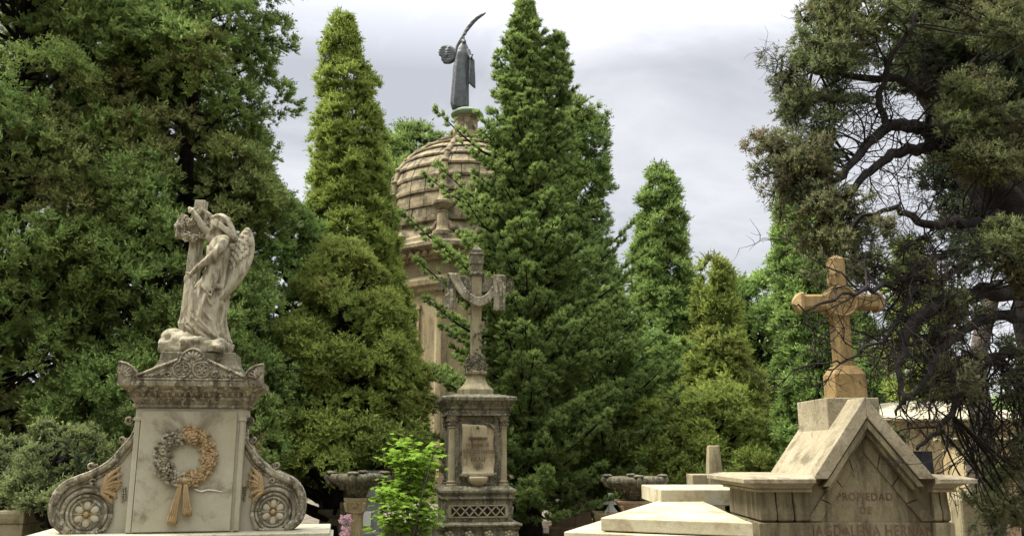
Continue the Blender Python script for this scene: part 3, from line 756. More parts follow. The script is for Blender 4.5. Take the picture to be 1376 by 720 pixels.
fs.append(tuple(range(NA))); fs.append(tuple((NV-1)*NA+k for k in range(NA))[::-1]); m.add(vs, fs)
def fold(pts, r0, r1, lift=0.0):
    cv = cat_rom([A(u, v, surf(u, v)-1.5-lift) for u, v in pts], 6); n = len(cv)
    m.tube(cv, [K*(r0+(r1-r0)*i/(n-1))*(0.35+0.65*math.sin(PI*min(1,(i+1)/(n*0.35))/2)) for i in range(n)], 7)
for pts, r0, r1 in [
    ([(570,372),(556,430),(560,500),(600,560),(650,592)], 7, 6), ([(560,385),(545,450),(545,520)], 6, 5),
    ([(600,365),(590,430),(605,500),(650,560),(690,596)], 8, 6), ([(622,380),(618,440),(640,500),(685,550)], 6, 4),
    ([(585,368),(574,420),(578,480),(615,540),(660,580)], 5, 5), ([(640,400),(650,440),(664,470)], 6, 4),
    ([(690,420),(700,480),(694,540),(706,596)], 7, 6), ([(676,480),(682,530),(690,580)], 5, 5),
    ([(550,480),(530,520),(545,545),(600,585)], 7, 6), ([(545,520),(580,560),(640,598)], 6, 5),
    ([(630,230),(650,265),(690,290)], 5, 4), ([(655,212),(668,250),(700,285)], 5, 4), ([(640,250),(660,280),(710,296)], 4, 4), ([(700,235),(704,262),(712,290)], 4, 3),
    ([(628,300),(660,310),(714,300)], 6, 6), ([(628,312),(665,322),(714,312)], 4, 4)]: fold(pts, r0, r1)
# sash knot + tassels
for k in range(7):
    u = 640+k*6; fold([(655+k*1.5,312),(u-4,350),(u-10,400+(k%3)*8)], 4.5, 5.5, 7)
fold([(640,318),(630,360),(640,400),(662,436)], 5, 3, 8); fold([(690,318),(684,372),(664,436)], 5, 3, 8)
for k in range(5): fold([(676+k*8, 388),(676+k*8, 406)], 5, 5, 5)
# neck, head
hc = A(670, 150, -4)
m.tube([A(684,205,-2), A(676,168,-4)], [19*K, 15*K], 10)
m.ell(hc, (25*K, 23*K, 31*K), 16, 12, Matrix.Rotation(-0.35, 4, 'Y'))
m.ell(A(658,167,-4), (15*K, 17*K, 15*K), 12, 8)                        # jaw
m.tube([A(653,138,-5), A(645,157,-5), A(651,160,-5)], [3*K, 5*K, 3*K], 6)   # nose
m.ell(A(648,168,-5), (4*K, 7*K, 3*K), 8, 6); m.ell(A(650,174,-5), (4*K, 6*K, 3*K), 8, 6)   # lips
m.ell(A(657,145,-19), (5*K, 5*K, 3*K), 8, 6); m.tube([A(650,138,-12), A(657,136,-21), A(668,138,-24)], 2.4*K, 6)   # eye and brow
# far (raised) arm and its hand on the cross
m.tube([A(672,205,18), A(640,188,10), A(612,155,0), A(590,120,-6), A(572,96,-8)], [22*K, 19*K, 15*K, 12*K, 9*K], 12)
m.tube([A(668,212,14), A(645,205,10), A(628,192,6)], [24*K, 21*K, 17*K], 10)
m.ell(A(566,92,4), (12*K, 12*K, 10*K), 10, 8)
for k in range(4):
    v = 84 + k*6; m.tube([A(566,v,-4), A(556,v-2,6+k), A(552,v-1,22)], [4.2*K, 4*K, 3*K], 6)
m.tube([A(572,92,-8), A(580,84,4), A(584,80,18)], [4.5*K, 4*K, 3*K], 6)
# near (lowered) arm
m.tube([A(704,222,-30), A(693,255,-44), A(668,286,-56), A(640,308,-58), A(606,332,-52), A(582,350,-42)], [22*K, 20*K, 17.5*K, 15*K, 12*K, 8.5*K], 12)
m.ell(A(702,215,-24), (25*K, 22*K, 22*K), 12, 8)
m.ell(A(574,356,-40), (12*K, 7*K, 9*K), 10, 8)
for k in range(4):
    m.tube([A(570,352+k*4,-44), A(558,360+k*5,-42), A(556,372+k*4,-34)], [4*K, 3.8*K, 3*K], 6)
m.tube([A(578,350,-44), A(570,344,-48), A(562,346,-46)], [4.4*K, 4*K, 3*K], 6)
# gathered cloth held by the hand
for k in range(5):
    m.tube(cat_rom([A(568+k*3,368,-38), A(560+k*7,420,-34-k*4), A(552+k*9,480,-36-k*4), A(543+k*10,540,-38-k*4)], 5), [8*K]+[9.5*K]*14+[11*K], 8)
# feet
m.ell(A(640,600,-50), (22*K, 16*K, 8*K), 10, 6); m.ell(A(690,606,-40), (16*K, 20*K, 9*K), 10, 6)
for k in range(5): m.ell(A(620,602,-62+k*6), (5*K, 3.4*K, 4*K), 6, 5)
m.build('figure', M['statue'], st, voxel=0.0075, sm=1)
# hair
m = MB(); m.ell(A(688,138,-2), (35*K, 31*K, 28*K), 16, 12, Matrix.Rotation(0.25, 4, 'Y'))
for k in range(9):
    d = -28+k*7
    m.tube(cat_rom([A(655,124+abs(d)*0.2,d*0.8), A(680,112+abs(d)*0.35,d), A(706,124+abs(d)*0.4,d), A(722,150+abs(d)*0.3,d*0.9), A(734,180+(k%3)*8,d*0.7), A(742-(k%2)*8,204+(k%3)*6,d*0.5)], 5), [4*K]+[7*K]*19+[8*K]*5+[4*K], 7)
for k in range(5):
    m.tube(cat_rom([A(664,132+k*5,-24), A(680,146+k*5,-31), A(700,160+k*4,-31), A(724,182+k*4,-26), A(736,202+k*3,-20)], 5), [3.5*K]+[5.5*K]*18+[5*K]*2, 6)
for k in range(7): m.ell(A(716+rr.uniform(0,26), 168+k*7, rr.uniform(-22,12)), 9*K, 8, 6)
m.build('hair', M['statue'], st, voxel=0.006, sm=1)
# wing
m = MB()
outer = cat_rom([(742,236,0),(757,190,0),(785,166,0),(805,205,0),(808,255,0),(796,310,0),(764,370,0),(718,425,0),(676,462,0),(640,486,0)], 6)
inner = cat_rom([(735,240,0),(726,262,0),(718,290,0),(716,320,0),(718,350,0),(712,380,0),(700,408,0),(682,432,0),(662,460,0),(640,486,0)], 6)
n = len(outer)
def wd(t, s):   # depth of wing surface
    return 12 - 50*t - 12*math.sin(PI*s)
vs = []; fs = []; NS = 14
for i in range(n):
    t = i/(n-1)
    for j in range(NS+1):
        s = j/NS; q = outer[i]*(s) + inner[i]*(1-s); vs.append(A(q.x, q.y, wd(t, s)))
off = len(vs)
for i in range(n):
    t = i/(n-1)
    for j in range(NS+1):
        s = j/NS; q = outer[i]*(s) + inner[i]*(1-s); vs.append(A(q.x, q.y, wd(t, s)+11))
W = NS+1
for i in range(n-1):
    for j in range(NS):
        a_ = i*W+j; fs.append((a_, a_+1, a_+W+1, a_+W)); fs.append((off+a_, off+a_+W, off+a_+W+1, off+a_+1))
    a_ = i*W; fs.append((a_, a_+W, off+a_+W, off+a_)); a_ = i*W+NS; fs.append((a_, off+a_, off+a_+W, a_+W))
for j in range(NS): fs.append((j, off+j, off+j+1, j+1)); a_ = (n-1)*W+j; fs.append((a_, a_+1, off+a_+1, off+a_))
m.add(vs, fs)
def wp(t, s, l=0):
    i = min(n-1, max(0, t*(n-1))); i0 = int(i); i1 = min(n-1, i0+1); f_ = i-i0
    o_ = outer[i0]*(1-f_)+outer[i1]*f_; q_ = inner[i0]*(1-f_)+inner[i1]*f_; q = o_*s+q_*(1-s); return A(q.x, q.y, wd(t, s)-l)
for k in range(7):    # long primaries
    s = 0.06+0.145*k
    cv = [wp(t, s + 0.04*math.sin(t*3), 1) for t in np.linspace(0.30+0.03*k, 0.985, 18)]
    m.tube(cv, [K*x for x in np.interp(np.linspace(0,1,18), [0,0.2,0.7,1], [2,5.5,4.5,2])], 6)
for row in range(5):  # short covert feathers, overlapping
    for k in range(6):
        s = 0.10+0.15*k+(0.07 if row % 2 else 0); t0 = 0.05+row*0.068+0.01*k
        if s > 0.95: continue
        a_ = wp(t0, s, 1); b_ = wp(t0+0.075, s-0.02, 5)
        m.tube([a_, a_.lerp(b_, .5), b_], [4*K, 8*K, 5*K], 8, flat=0.5)
m.tube([A(716,232,-8), A(738,238,0), wp(0.03,0.5), wp(0.12,0.9)], [16*K, 14*K, 9*K, 6*K], 8)
m.tube([A(q.x, q.y, wd(i/(n-1),1)+4) for i, q in enumerate(outer)], [K*x for x in np.interp(range(n), [0,12,40,n-1], [5,7,5,2])], 7)
m.build('wing', M['statue'], st, voxel=0.006, sm=1)

# ================================================================== CENTRAL MONUMENT
D = 12.0; s12 = D/F/1.02
cX = X(636, 600, D); cY = D+0.48
root = thing('pedestal_monument', 'dark lichened square stone pedestal with corner columns, scroll tablet and lattice frieze', 'monument', (cX, cY, 0), R(9))
z = lambda py: Z(py, D)
f_ = 0.0102
MB().rloft(cX, cY, [(0,0.72,0.72),(0.18,0.72,0.72),(0.20,0.60,0.60),(z(713),0.535,0.535),(z(709),0.56,0.56),(z(708),0.555,0.555),(z(706),0.59,0.59),(z(703.5),0.59,0.59),(z(702.5),0.55,0.55),(z(701),0.50,0.50)]).build('plinth', M['mossy'], root, bevel=0.008)
for i in range(4):
    m = MB(); m_x = cX-0.40+i*0.267
    for k in range(5): a = 2*PI*k/5; m.ell((m_x+0.04*math.cos(a), cY-0.56, z(718)+0.04*math.sin(a)), (0.028,0.02,0.028), 8, 6)
    m.ell((m_x, cY-0.575, z(718)), 0.022, 8, 6)
    m.build('plinth_rosette', M['limelight'], root, smooth=True)
zl0, zl1 = z(701), z(671)
MB().rloft(cX, cY, [(zl0,0.475,0.475),(zl1,0.475,0.475)]).build('lattice_block', M['mossy'], root, bevel=0.006)
m = MB(); yl = cY-0.475
zA, zB = z(693), z(680)
for i in range(6):
    xa = cX-0.36+i*0.12
    m.tube([(xa, yl-0.006, zA), (xa+0.12, yl-0.006, zB)], 0.011, 4); m.tube([(xa, yl-0.006, zB), (xa+0.12, yl-0.006, zA)], 0.011, 4)
for zz in (zA-0.012, zB+0.012): m.box(cX-0.40, cX+0.40, yl-0.013, yl+0.004, zz-0.009, zz+0.009)
for xx in (-0.39, 0.39): m.box(cX+xx-0.02, cX+xx+0.02, yl-0.0125, yl+0.003, zA, zB)
m.build('lattice_frieze', M['limelight'], root)
m = MB(); m.box(cX-0.36, cX+0.36, yl-0.003, yl+0.01, zA-0.003, zB+0.003); m.build('frieze_ground', M['barkd'], root)
MB().rloft(cX, cY, [(zl1+0.001,0.485,0.485),(zl1+0.01,0.505,0.505),(zl1+0.03,0.505,0.505),(zl1+0.034,0.49,0.49),(z(665),0.49,0.49),(z(663),0.51,0.51),(z(661),0.522,0.522),(z(658),0.52,0.52),(z(656),0.49,0.49),(z(653),0.44,0.44)]).build('base_moulding', M['mossy'], root, bevel=0.006)
zs0, zs1 = z(653), z(558)
MB().box(cX-0.375, cX+0.375, cY-0.375, cY+0.375, zs0-0.01, zs1).build('shaft', M['mossy'], root, bevel=0.01)
for sx_ in (-1, 1):
    for sy_ in (-1, 1):
        m = MB(); qx, qy = cX+sx_*0.36, cY+sy_*0.36
        m.lathe(qx, qy, [(0.075,zs0+0.001),(0.075,zs0+0.025),(0.055,zs0+0.035),(0.066,zs0+0.05),(0.066,zs0+0.065),(0.05,zs0+0.075),(0.050,zs0+0.09),(0.045,zs1-0.17),(0.056,zs1-0.165),(0.056,zs1-0.15),(0.046,zs1-0.145),(0.050,zs1-0.10),(0.068,zs1-0.03),(0.075,zs1-0.001)], 16)
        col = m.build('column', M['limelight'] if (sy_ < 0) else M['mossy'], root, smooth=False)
        m = MB()
        for k in range(8):
            a = 2*PI*k/8
            for hz, rr_ in ((-0.12, 0.056), (-0.07, 0.066)):
                m.ell((qx+rr_*math.cos(a+hz*20), qy+rr_*math.sin(a+hz*20), zs1+hz), (0.018, 0.018, 0.026), 6, 5)
        m.build('capital_leaves', M['mossy'], col, smooth=True)
MB().rloft(cX, cY, [(zs1,0.45,0.45),(zs1+0.02,0.45,0.45),(zs1+0.022,0.43,0.43),(z(550),0.43,0.43),(z(549),0.45,0.45),(z(547),0.46,0.46),(z(546),0.45,0.45),(z(543),0.47,0.47),(z(539),0.51,0.51),(z(538),0.525,0.525),(z(533.5),0.53,0.53),(z(532.5),0.52,0.52),(z(528),0.30,0.30)]).build('cornice', M['mossy'], root, bevel=0.006)
# scroll tablet
yt = cY-0.375
m = MB(); tp = []
L0, L1, Zt, Zb = cX-0.235, cX+0.225, z(569), z(639)
NX, NZ = 18, 16; vs = []; fs = []
for j in range(NZ+1):
    for i in range(NX+1):
        u = i/NX; v = j/NZ
        x = L0 + (L1-L0)*u + 0.012*math.sin(v*9+u*2)*(1 if u in (0, 1) else 0.3)
        zz = Zt + (Zb-Zt)*v - (0.03*u*(1-v))
        y = yt - 0.028 - 0.018*math.sin(PI*u)*1.0 - 0.02*math.cos(v*5) - (0.03 if v > 0.9 else 0)
        vs.append((x, y, zz))
for j in range(NZ):
    for i in range(NX): a = j*(NX+1)+i; fs.append((a, a+NX+1, a+NX+2, a+1))
nv_ = len(vs); vs += [(x, y+0.03, zz) for x, y, zz in vs]; fs += [tuple(q+nv_ for q in f[::-1]) for f in fs]
rim = [i for i in range(NX+1)] + [(j)*(NX+1)+NX for j in range(1, NZ+1)] + [NZ*(NX+1)+i for i in range(NX-1, -1, -1)] + [j*(NX+1) for j in range(NZ-1, 0, -1)]
for k in range(len(rim)): a, b = rim[k], rim[(k+1)%len(rim)]; fs.append((a, b, b+nv_, a+nv_))
m.add(vs, fs); tb = m.build('scroll_tablet', M['tabletst'], root, smooth=True)
m = MB(); m.tube(cat_rom([(L0-0.02, yt-0.05, Zb+0.0), (cX, yt-0.07, Zb-0.008), (L1+0.03, yt-0.05, Zb+0.02)], 5), [0.024]*11, 10)
m.tube(cat_rom([(L1-0.16, yt-0.05, Zt+0.012), (L1-0.06, yt-0.075, Zt-0.02), (L1+0.0, yt-0.07, Zt-0.075)], 5), [0.006,0.012,0.016,0.02,0.022,0.024,0.024,0.022,0.018,0.014,0.008], 8)
m.tube(cat_rom([(L0, yt-0.04, Zt), (L0-0.008, yt-0.05, Zt-0.2), (L0+0.01, yt-0.045, Zb)], 5), 0.011, 6)
m.ell((cX-0.01, yt-0.07, z(574)), 0.022, 8, 6)
m.build('rolled_edges', M['mossy'], tb, smooth=True)
m = MB(); m.lathe(cX, yt-0.0, [(0.01, z(654)),(0.08, z(652.5)),(0.13,z(648)),(0.155,z(642)),(0.15,z(640))], 18); m.build('half_bowl_bracket', M['tabletst'], root, smooth=True)
for body, py, sz, sx_ in (('PROPIEDAD', 589, 0.058, 0.80), ('DE EXCMO. SR.', 597.5, 0.058, 0.80), ('D.FRANCISCO MARTINEZ', 607, 0.070, 0.62), ('BRAU', 617, 0.082, 0.95), ('1887', 626.5, 0.072, 0.95)):
    text_mesh('inscription', body, (cX-0.005, yt-0.066, z(py)), sz, M['engrave'], tb, 0.012, sx_, spacing=1.05)
# draped cross on the pedestal
cr_ = thing('draped_cross', 'old stone cross hung with a carved cloth, standing on the dark pedestal', 'cross', (cX, cY, z(528)), R(9))
Dc = cY
def Q(px, py, d=0.0): p = P(px, py, Dc); return Vector((p.x, Dc+d, p.z))
zc = lambda py: Z(py, Dc)
cX2 = cX; w_ = 0.075
m = MB(); m.lathe(cX, cY, [(0.27,z(528)-0.012),(0.27,zc(524)),(0.24,zc(521)),(0.19,zc(517)),(0.15,zc(511)),(0.135,zc(505)),(0.17,zc(503)),(0.175,zc(500)),(0.15,zc(498)),(0.13,zc(495))], 8, PI/8)
m.build('foot', M['limelight'], cr_, bevel=0.006)
m = MB(); rg = random.Random(5)
for i in range(70):
    a = rg.random()*2*PI; h = zc(rg.uniform(480, 500)); rr_ = 0.13+rg.uniform(-.02,.03)-max(0,(h-zc(488)))*0.4
    (daisy if rg.random() < .6 else rose)(m, (cX+rr_*math.cos(a), cY+rr_*math.sin(a), h), rg.uniform(0.03,0.05))
m.lathe(cX, cY, [(0.12,zc(500)),(0.14,zc(492)),(0.10,zc(482)),(0.08,zc(480))], 12)
for i in range(22): m.ell((cX+0.055+rg.uniform(-.03,.04)-0.06*math.sin(i*0.6), cY-0.085, zc(478-i*2.0)), rg.uniform(0.012,0.026), 7, 5)
m.build('flower_garland', M['mossy'], cr_, smooth=True)
m = MB(); m.box(cX-w_, cX+w_, cY-w_, cY+w_, zc(498), zc(345)); m.build('upright', M['limelight'], cr_, bevel=0.012)
za, zb_ = zc(393), zc(373)
m = MB(); m.box(cX-0.42, cX-w_-0.001, cY-0.068, cY+0.068, za, zb_); m.box(cX+w_+0.001, cX+0.44, cY-0.068, cY+0.068, za, zb_)
for s_ in (-1, 1):
    for k in range(3):
        a = (-0.6+0.6*k); q = Vector((cX+s_*(0.47+0.05*math.cos(a)), cY, (za+zb_)/2+0.085*math.sin(a)*1.2)); rose(m, q, 0.045)
m.build('arms', M['mossy'], cr_, bevel=0.01)
m = MB(); m.rloft(cX, cY, [(zc(372),0.088,0.088),(zc(370),0.105,0.105),(zc(368),0.105,0.105),(zc(367),0.085,0.085),(zc(357),0.085,0.085),(zc(356),0.098,0.098),(zc(345),0.094,0.094),(zc(344),0.105,0.105),(zc(342),0.105,0.105),(zc(341),0.075,0.075),(zc(337),0.08,0.08),(zc(335),0.06,0.06),(zc(332),0.03,0.03)])
m.ell((cX, cY, zc(334)), 0.05, 8, 6); m.build('finial', M['mossy'], cr_, bevel=0.008)
m = MB()
for k in range(6):
    o_ = k/5.0
    m.tube(cat_rom([Q(604+o_*9, 370.5, -0.08-0.01*k), Q(610+o_*9, 384, -0.11), Q(622+o_*6, 402-o_*6, -0.14), Q(640, 412-o_*9, -0.15), Q(654-o_*2, 407-o_*8, -0.13), Q(662, 392-o_*5, -0.10), Q(664+o_*6, 372, -0.08)], 5), [0.020]+[0.024]*29+[0.018], 7)
for k in range(6):
    m.tube([Q(665+k*2.6, 371, -0.09-0.012*(k%2)), Q(663.5+k*2.6, 395, -0.095-0.012*(k%2)), Q(663.5+k*2.6, 417+(k%2), -0.09)], [0.017, 0.019, 0.017], 7)
for k in range(5):
    m.tube([Q(599+k*3, 391, -0.075-0.012*(k%2)), Q(598.5+k*3, 416+(k%2), -0.08-0.01*(k%2))], [0.018, 0.02], 7)
for k in range(5): m.tube([Q(603+k*2.3,370.5,-0.07), Q(603+k*2.3,369,0), Q(603+k*2.3,371,0.08)], 0.018, 6); m.tube([Q(665+k*3,370.5,-0.08), Q(665+k*3,369,0), Q(665+k*3,372,0.08)], 0.018, 6)
m.build('carved_cloth', M['marble_dirty'], cr_, voxel=0.008, sm=1)
# ================================================================== RIGHT GABLED TOMB
D = 5.0
z = lambda py: Z(py, D)
xL, xR = X(1020, 700, D), X(1283, 700, D); xA = (X(1088,648,D)+X(1252,649,D))/2-0.012; DEP = 0.72
xfl, xfr = X(1088,648,D), X(1252,649,D)
root = thing('gabled_tomb', 'pale sandstone tomb front with a steep gable roof and faded red inscription', 'tomb', ((xL+xR)/2, D+DEP/2, 0))
z_led, z_c0, z_c1 = z(702), z(658), z(648)
cyy = D+DEP/2; cxx = (xL+xR)/2; hx = (xR-xL)/2
MB().rloft(cxx, cyy, [(0,hx+0.12,DEP/2+0.1),(0.25,hx+0.12,DEP/2+0.1),(0.27,hx+0.02,DEP/2+0.02),(0.9,hx,DEP/2)]).build('plinth', M['tomb'], root, bevel=0.008)
# body: front wall with stepped recess around the inscription
m = MB(); m.box(xL, xfl+0.0, D, D+DEP, 0.9, z_led); m.box(xfr, xR, D, D+DEP, 0.9, z_led); m.box(xfl, xfr, D+0.045, D+DEP, 0.9, z_led)
m.build('body', M['tomb'], root, bevel=0.006)
# shoulder blocks with cushion ends
for s_, (a, b) in ((-1, (xL, xfl)), (1, (xfr, xR))):
    m = MB()
    wv = b-a; n2 = 3 if s_ < 0 else 2
    e0 = a+0.012 if s_ < 0 else a; e1 = b if s_ < 0 else b-0.012
    for i in range(n2):
        p, q = e0+(e1-e0)*i/n2+0.002, e0+(e1-e0)*(i+1)/n2-0.002
        m.rloft((p+q)/2, cyy, [(z_led+0.004,(q-p)/2-0.008,DEP/2-0.022),(z_led+0.014,(q-p)/2-0.001,DEP/2-0.006),(z_led+0.05,(q-p)/2,DEP/2-0.002),(z_c0-0.07,(q-p)/2-0.001,DEP/2-0.018),(z_c0,(q-p)/2-0.002,DEP/2-0.022)])
    m.build('shoulder', M['tomb'], root, bevel=0.005)
    m = MB(); c_ = (a+b)/2; h_ = (b-a)/2
    lo = 0.0
    prof_ = [(z_c0-0.012,0.0,0.0),(z_c0-0.010,0.018,0.018),(z_c0+0.004,0.018,0.018),(z_c0+0.006,0.010,0.010),(z_c0+0.02,0.025,0.025),(z_c0+0.04,0.07,0.07),(z_c1-0.003,0.085,0.085),(z_c1-0.0,0.10,0.10),(z_c1+0.022,0.10,0.10),(z_c1+0.040,0.03,0.03)]
    vs = []; fs = []
    for zz, ox, oy in prof_:
        x0_, x1_ = (a-ox, b+0.004) if s_ < 0 else (a-0.004, b+ox)
        vs += [(x0_,D-oy,zz),(x1_,D-oy,zz),(x1_,D+DEP+oy,zz),(x0_,D+DEP+oy,zz)]
    for i in range(len(prof_)-1):
        for k in range(4): q0 = i*4+k; q1 = i*4+(k+1)%4; fs.append((q0,q1,q1+4,q0+4))
    fs.append((3,2,1,0)); n_ = 4*(len(prof_)-1); fs.append((n_,n_+1,n_+2,n_+3))
    m.add(vs, fs); m.build('eave_cornice', M['tombroof'], root, bevel=0.003)
# gable: tympanum, raking bands, roof
zap = Z(580, D); zai = Z(548, D); zao = Z(533, D-0.03)
m = MB(); m.poly([(xfl-0.0, z_led+0.001), (xfr, z_led+0.001), (xfr+0.03, z_c0+0.02), (xA, zai-0.06), (xfl-0.03, z_c0+0.02)], D+0.055, D+0.30)
m.build('tympanum', M['tomb'], root)
m = MB(); zin = Z(625, D)   # inner plane raised triangular border, in blocks
def rake(m, off0, off1, y0, y1, zlow=None, seg=1, gap=0.004, s_=1):
    # strip parallel to the gable slope between two perpendicular offsets measured inward from the outer line
    foot = Vector((xfr if s_ > 0 else xfl, 0, z_c1+0.022)); ap = Vector((xA, 0, zao)); t = (ap-foot).normalized(); nrm = Vector((-t.z*1.0, 0, t.x)) if s_ > 0 else Vector((t.z, 0, -t.x))
    if nrm.z > 0: nrm = -nrm
    def hit(o, zz=None, apex=False):
        p = foot + nrm*o
        if apex: k = (xA-p.x)/t.x
        else: k = (zz-p.z)/t.z
        return p+t*k
    for i in range(seg):
        a0 = hit(off0, zlow); a1 = hit(off0, apex=True); b0 = hit(off1, zlow); b1 = hit(off1, apex=True)
        def lp(u, v, f): return u.lerp(v, f)
        f0, f1 = i/seg + (gap if i else 0), (i+1)/seg - (gap if i < seg-1 else 0)
        q = [lp(a0,a1,f0), lp(a0,a1,f1), lp(b0,b1,f1), lp(b0,b1,f0)]
        m.poly([(p.x, p.z) for p in q], y0, y1)
zl = z_c1+0.0215
for s_ in (-1, 1):
    m = MB(); rake(m, 0.0, 0.070, D-0.055, D+DEP+0.06, zl, 1, s_=s_); m.build('roof_slope', M['tombroof'], root, bevel=0.004)
    m = MB(); rake(m, 0.076, 0.105, D-0.045, D+0.3, z_c0+0.02, 1, s_=s_); rake(m, 0.1055, 0.125, D-0.015, D+0.3, z_c0, 1, s_=s_); m.build('raking_moulding', M['tomb'], root, bevel=0.003)
    m = MB(); rake(m, 0.126, 0.190, D+0.040, D+0.3, z_led+0.005, 4, 0.006, s_=s_); m.build('border_blocks', M['tomb'], root, bevel=0.003)
for body, py, sz, sx_ in (('PROPIEDAD', 668, 0.060, 0.92), ('DE', 686, 0.055, 1.0)):
    text_mesh('inscription', body, (xA-0.008, D+0.0535, z(py)), sz, M['engrave_red'], root, 0.002, sx_, spacing=1.12)
text_mesh('inscription', 'MAGDALENA HERNAN', (xA+0.005, D+0.0435, z(714)), 0.088, M['engrave_red'], root, 0.002, 0.74, spacing=1.1)
# ridge block and cross
zr = Z(537, D+0.3)
m = MB(); m.box(X(1099,545,D+0.35), X(1168,545,D+0.35), D+0.20, D+DEP+0.02, z(580), Z(534, D+0.2)); m.build('ridge_block', M['tombroof'], root, bevel=0.006)
Dx = D+0.30; q = lambda px, py: (X(px, py, Dx), Z(py, Dx))
xc = (q(1126,500)[0]+q(1168,500)[0])/2 - 0.022
cr_ = thing('stone_cross', 'orange sandstone cross with round medallion and pointed arm ends, on the tomb gable', 'cross', (xc, Dx+0.1, Z(535, Dx)))
yb0, yb1 = Dx, Dx+0.20; hb = 0.098; ycn = (yb0+yb1)/2
MB().rloft(xc, ycn, [(Z(548,Dx),hb,0.10),(Z(502,Dx),hb,0.10),(Z(490,Dx),0.062,0.068)]).build('pedestal', M['orange'], cr_, bevel=0.004)
def oct_prism(m, p0, p1, hw, hd, ch, taper=1.0):
    """chamfered bar from p0 to p1"""
    p0, p1 = Vector(p0), Vector(p1); t = (p1-p0).normalized(); a = Vector((0,1,0)); b = t.cross(a)
    sec = [(-hw+ch,-hd),(hw-ch,-hd),(hw,-hd+ch),(hw,hd-ch),(hw-ch,hd),(-hw+ch,hd),(-hw,hd-ch),(-hw,-hd+ch)]
    vs = [p0+b*x+a*y for x, y in sec] + [p1+b*x*taper+a*y*taper for x, y in sec]
    m.add(vs, [tuple(range(8))[::-1], tuple(range(8,16))] + [(i,(i+1)%8,(i+1)%8+8,i+8) for i in range(8)])
zs = Z(490,Dx); zarm = Z(403,Dx)+0.0; ztop = Z(345,Dx)
m = MB(); oct_prism(m, (xc,ycn,zs-0.002), (xc,ycn,zarm-0.075), 0.050, 0.062, 0.018); oct_prism(m, (xc,ycn,zarm+0.075), (xc,ycn,ztop), 0.045, 0.06, 0.016); oct_prism(m, (xc,ycn,ztop), (xc,ycn,ztop+0.03), 0.05, 0.06, 0.016, 0.2)
m.build('upright', M['orange'], cr_, bevel=0.003)
for s_ in (-1, 1):
    m = MB(); x1_ = xc+s_*0.235
    oct_prism(m, (xc+s_*0.06,ycn,zarm), (x1_,ycn,zarm), 0.046, 0.06, 0.014); oct_prism(m, (x1_,ycn,zarm), (x1_+s_*0.022,ycn,zarm), 0.060, 0.066, 0.012); oct_prism(m, (x1_+s_*0.022,ycn,zarm), (x1_+s_*0.060,ycn,zarm), 0.060, 0.066, 0.012, 0.15)
    m.build('arm', M['orange'], cr_, bevel=0.003)
m = MB(); ring = [(0.105*math.cos(t), 0.105*math.sin(t)) for t in np.linspace(0, 2*PI, 36, endpoint=False)]
m.poly([(xc+a, zarm+b) for a, b in ring], ycn-0.066, ycn+0.066)
m.tube([(xc+0.092*math.cos(t), ycn-0.067, zarm+0.092*math.sin(t)) for t in np.linspace(0, 2*PI, 36)], 0.009, 6)
m.build('medallion', M['orange'], cr_, bevel=0.002)
text_mesh('carved_letters', 'IHS', (xc, ycn-0.068, zarm), 0.105, M['orange'], cr_, 0.006, 0.9)

# stepped grave slab to the left
g = thing('stepped_grave', 'long cream marble grave in three stepped slabs beside the gabled tomb', 'grave', (X(915,700,5.2), 5.6, 0))
def quadslab(m, A_, B_, C_, D_, zt_, zb_):
    """A front-left, B front-right, C back-right, D back-left : (x, y, z top)"""
    top = [A_, B_, C_, D_]; vs = [(x,y,z_) for x,y,z_ in top] + [(x,y,zb_) for x,y,z_ in top]
    m.add(vs, [(0,1,2,3),(7,6,5,4),(0,4,5,1),(1,5,6,2),(2,6,7,3),(3,7,4,0)])
def pt(px, py, Y): p = P(px, py, Y); return (p.x, p.y, p.z)
yf = 4.93
A_ = pt(807, 694, yf+0.35); B_ = pt(1012, 703, yf-0.02); zM = (A_[2]+B_[2])/2
A_ = (A_[0], A_[1], zM); B_ = (B_[0], B_[1], zM)
C_ = (B_[0], 6.6, zM+0.02); D_ = (pt(888,672,6.9)[0]+0.03, 6.9, zM+0.02)
# middle tier: lip + pitched top
m = MB(); quadslab(m, A_, B_, C_, D_, zM, zM-0.075); m.build('middle_slab', M['slab'], g, bevel=0.006)
ia = Vector((X(887,672,6.2), 6.2, 0)); zt2 = Z(672, 6.2)
m = MB(); ins = 0.012
a2 = (A_[0]+0.02, A_[1]+0.02, zM+0.002); b2 = (B_[0]-0.015, B_[1]+0.03, zM+0.002); c2 = (B_[0]-0.01, 6.15, zt2+0.002); d2 = (ia.x, 6.2, zt2+0.002)
m.add([a2,b2,c2,d2,(a2[0],a2[1],zM-0.02),(b2[0],b2[1],zM-0.02),(c2[0],c2[1],zM-0.02),(d2[0],d2[1],zM-0.02)], [(0,1,2,3),(7,6,5,4),(0,4,5,1),(1,5,6,2),(2,6,7,3),(3,7,4,0)])
m.build('pitched_top', M['slab'], g, bevel=0.003)
xa, xb = X(888,665,6.1), X(1010,665,6.1)
m = MB(); m.box(xa, xb, 6.1, 7.0, zt2-0.03, Z(657.5, 6.1)); m.build('top_block', M['slab'], g, bevel=0.005)
E_ = pt(764, 716, 5.15)
m = MB(); quadslab(m, (X(758,725,5.3),5.3,zM-0.082), (B_[0]+0.02,4.87,zM-0.082), (B_[0]+0.02,7.0,zM-0.082), (X(860,690,7.2)-0.05,7.2,zM-0.082), 0, zM-0.16); m.build('lower_slab', M['slab'], g, bevel=0.006)
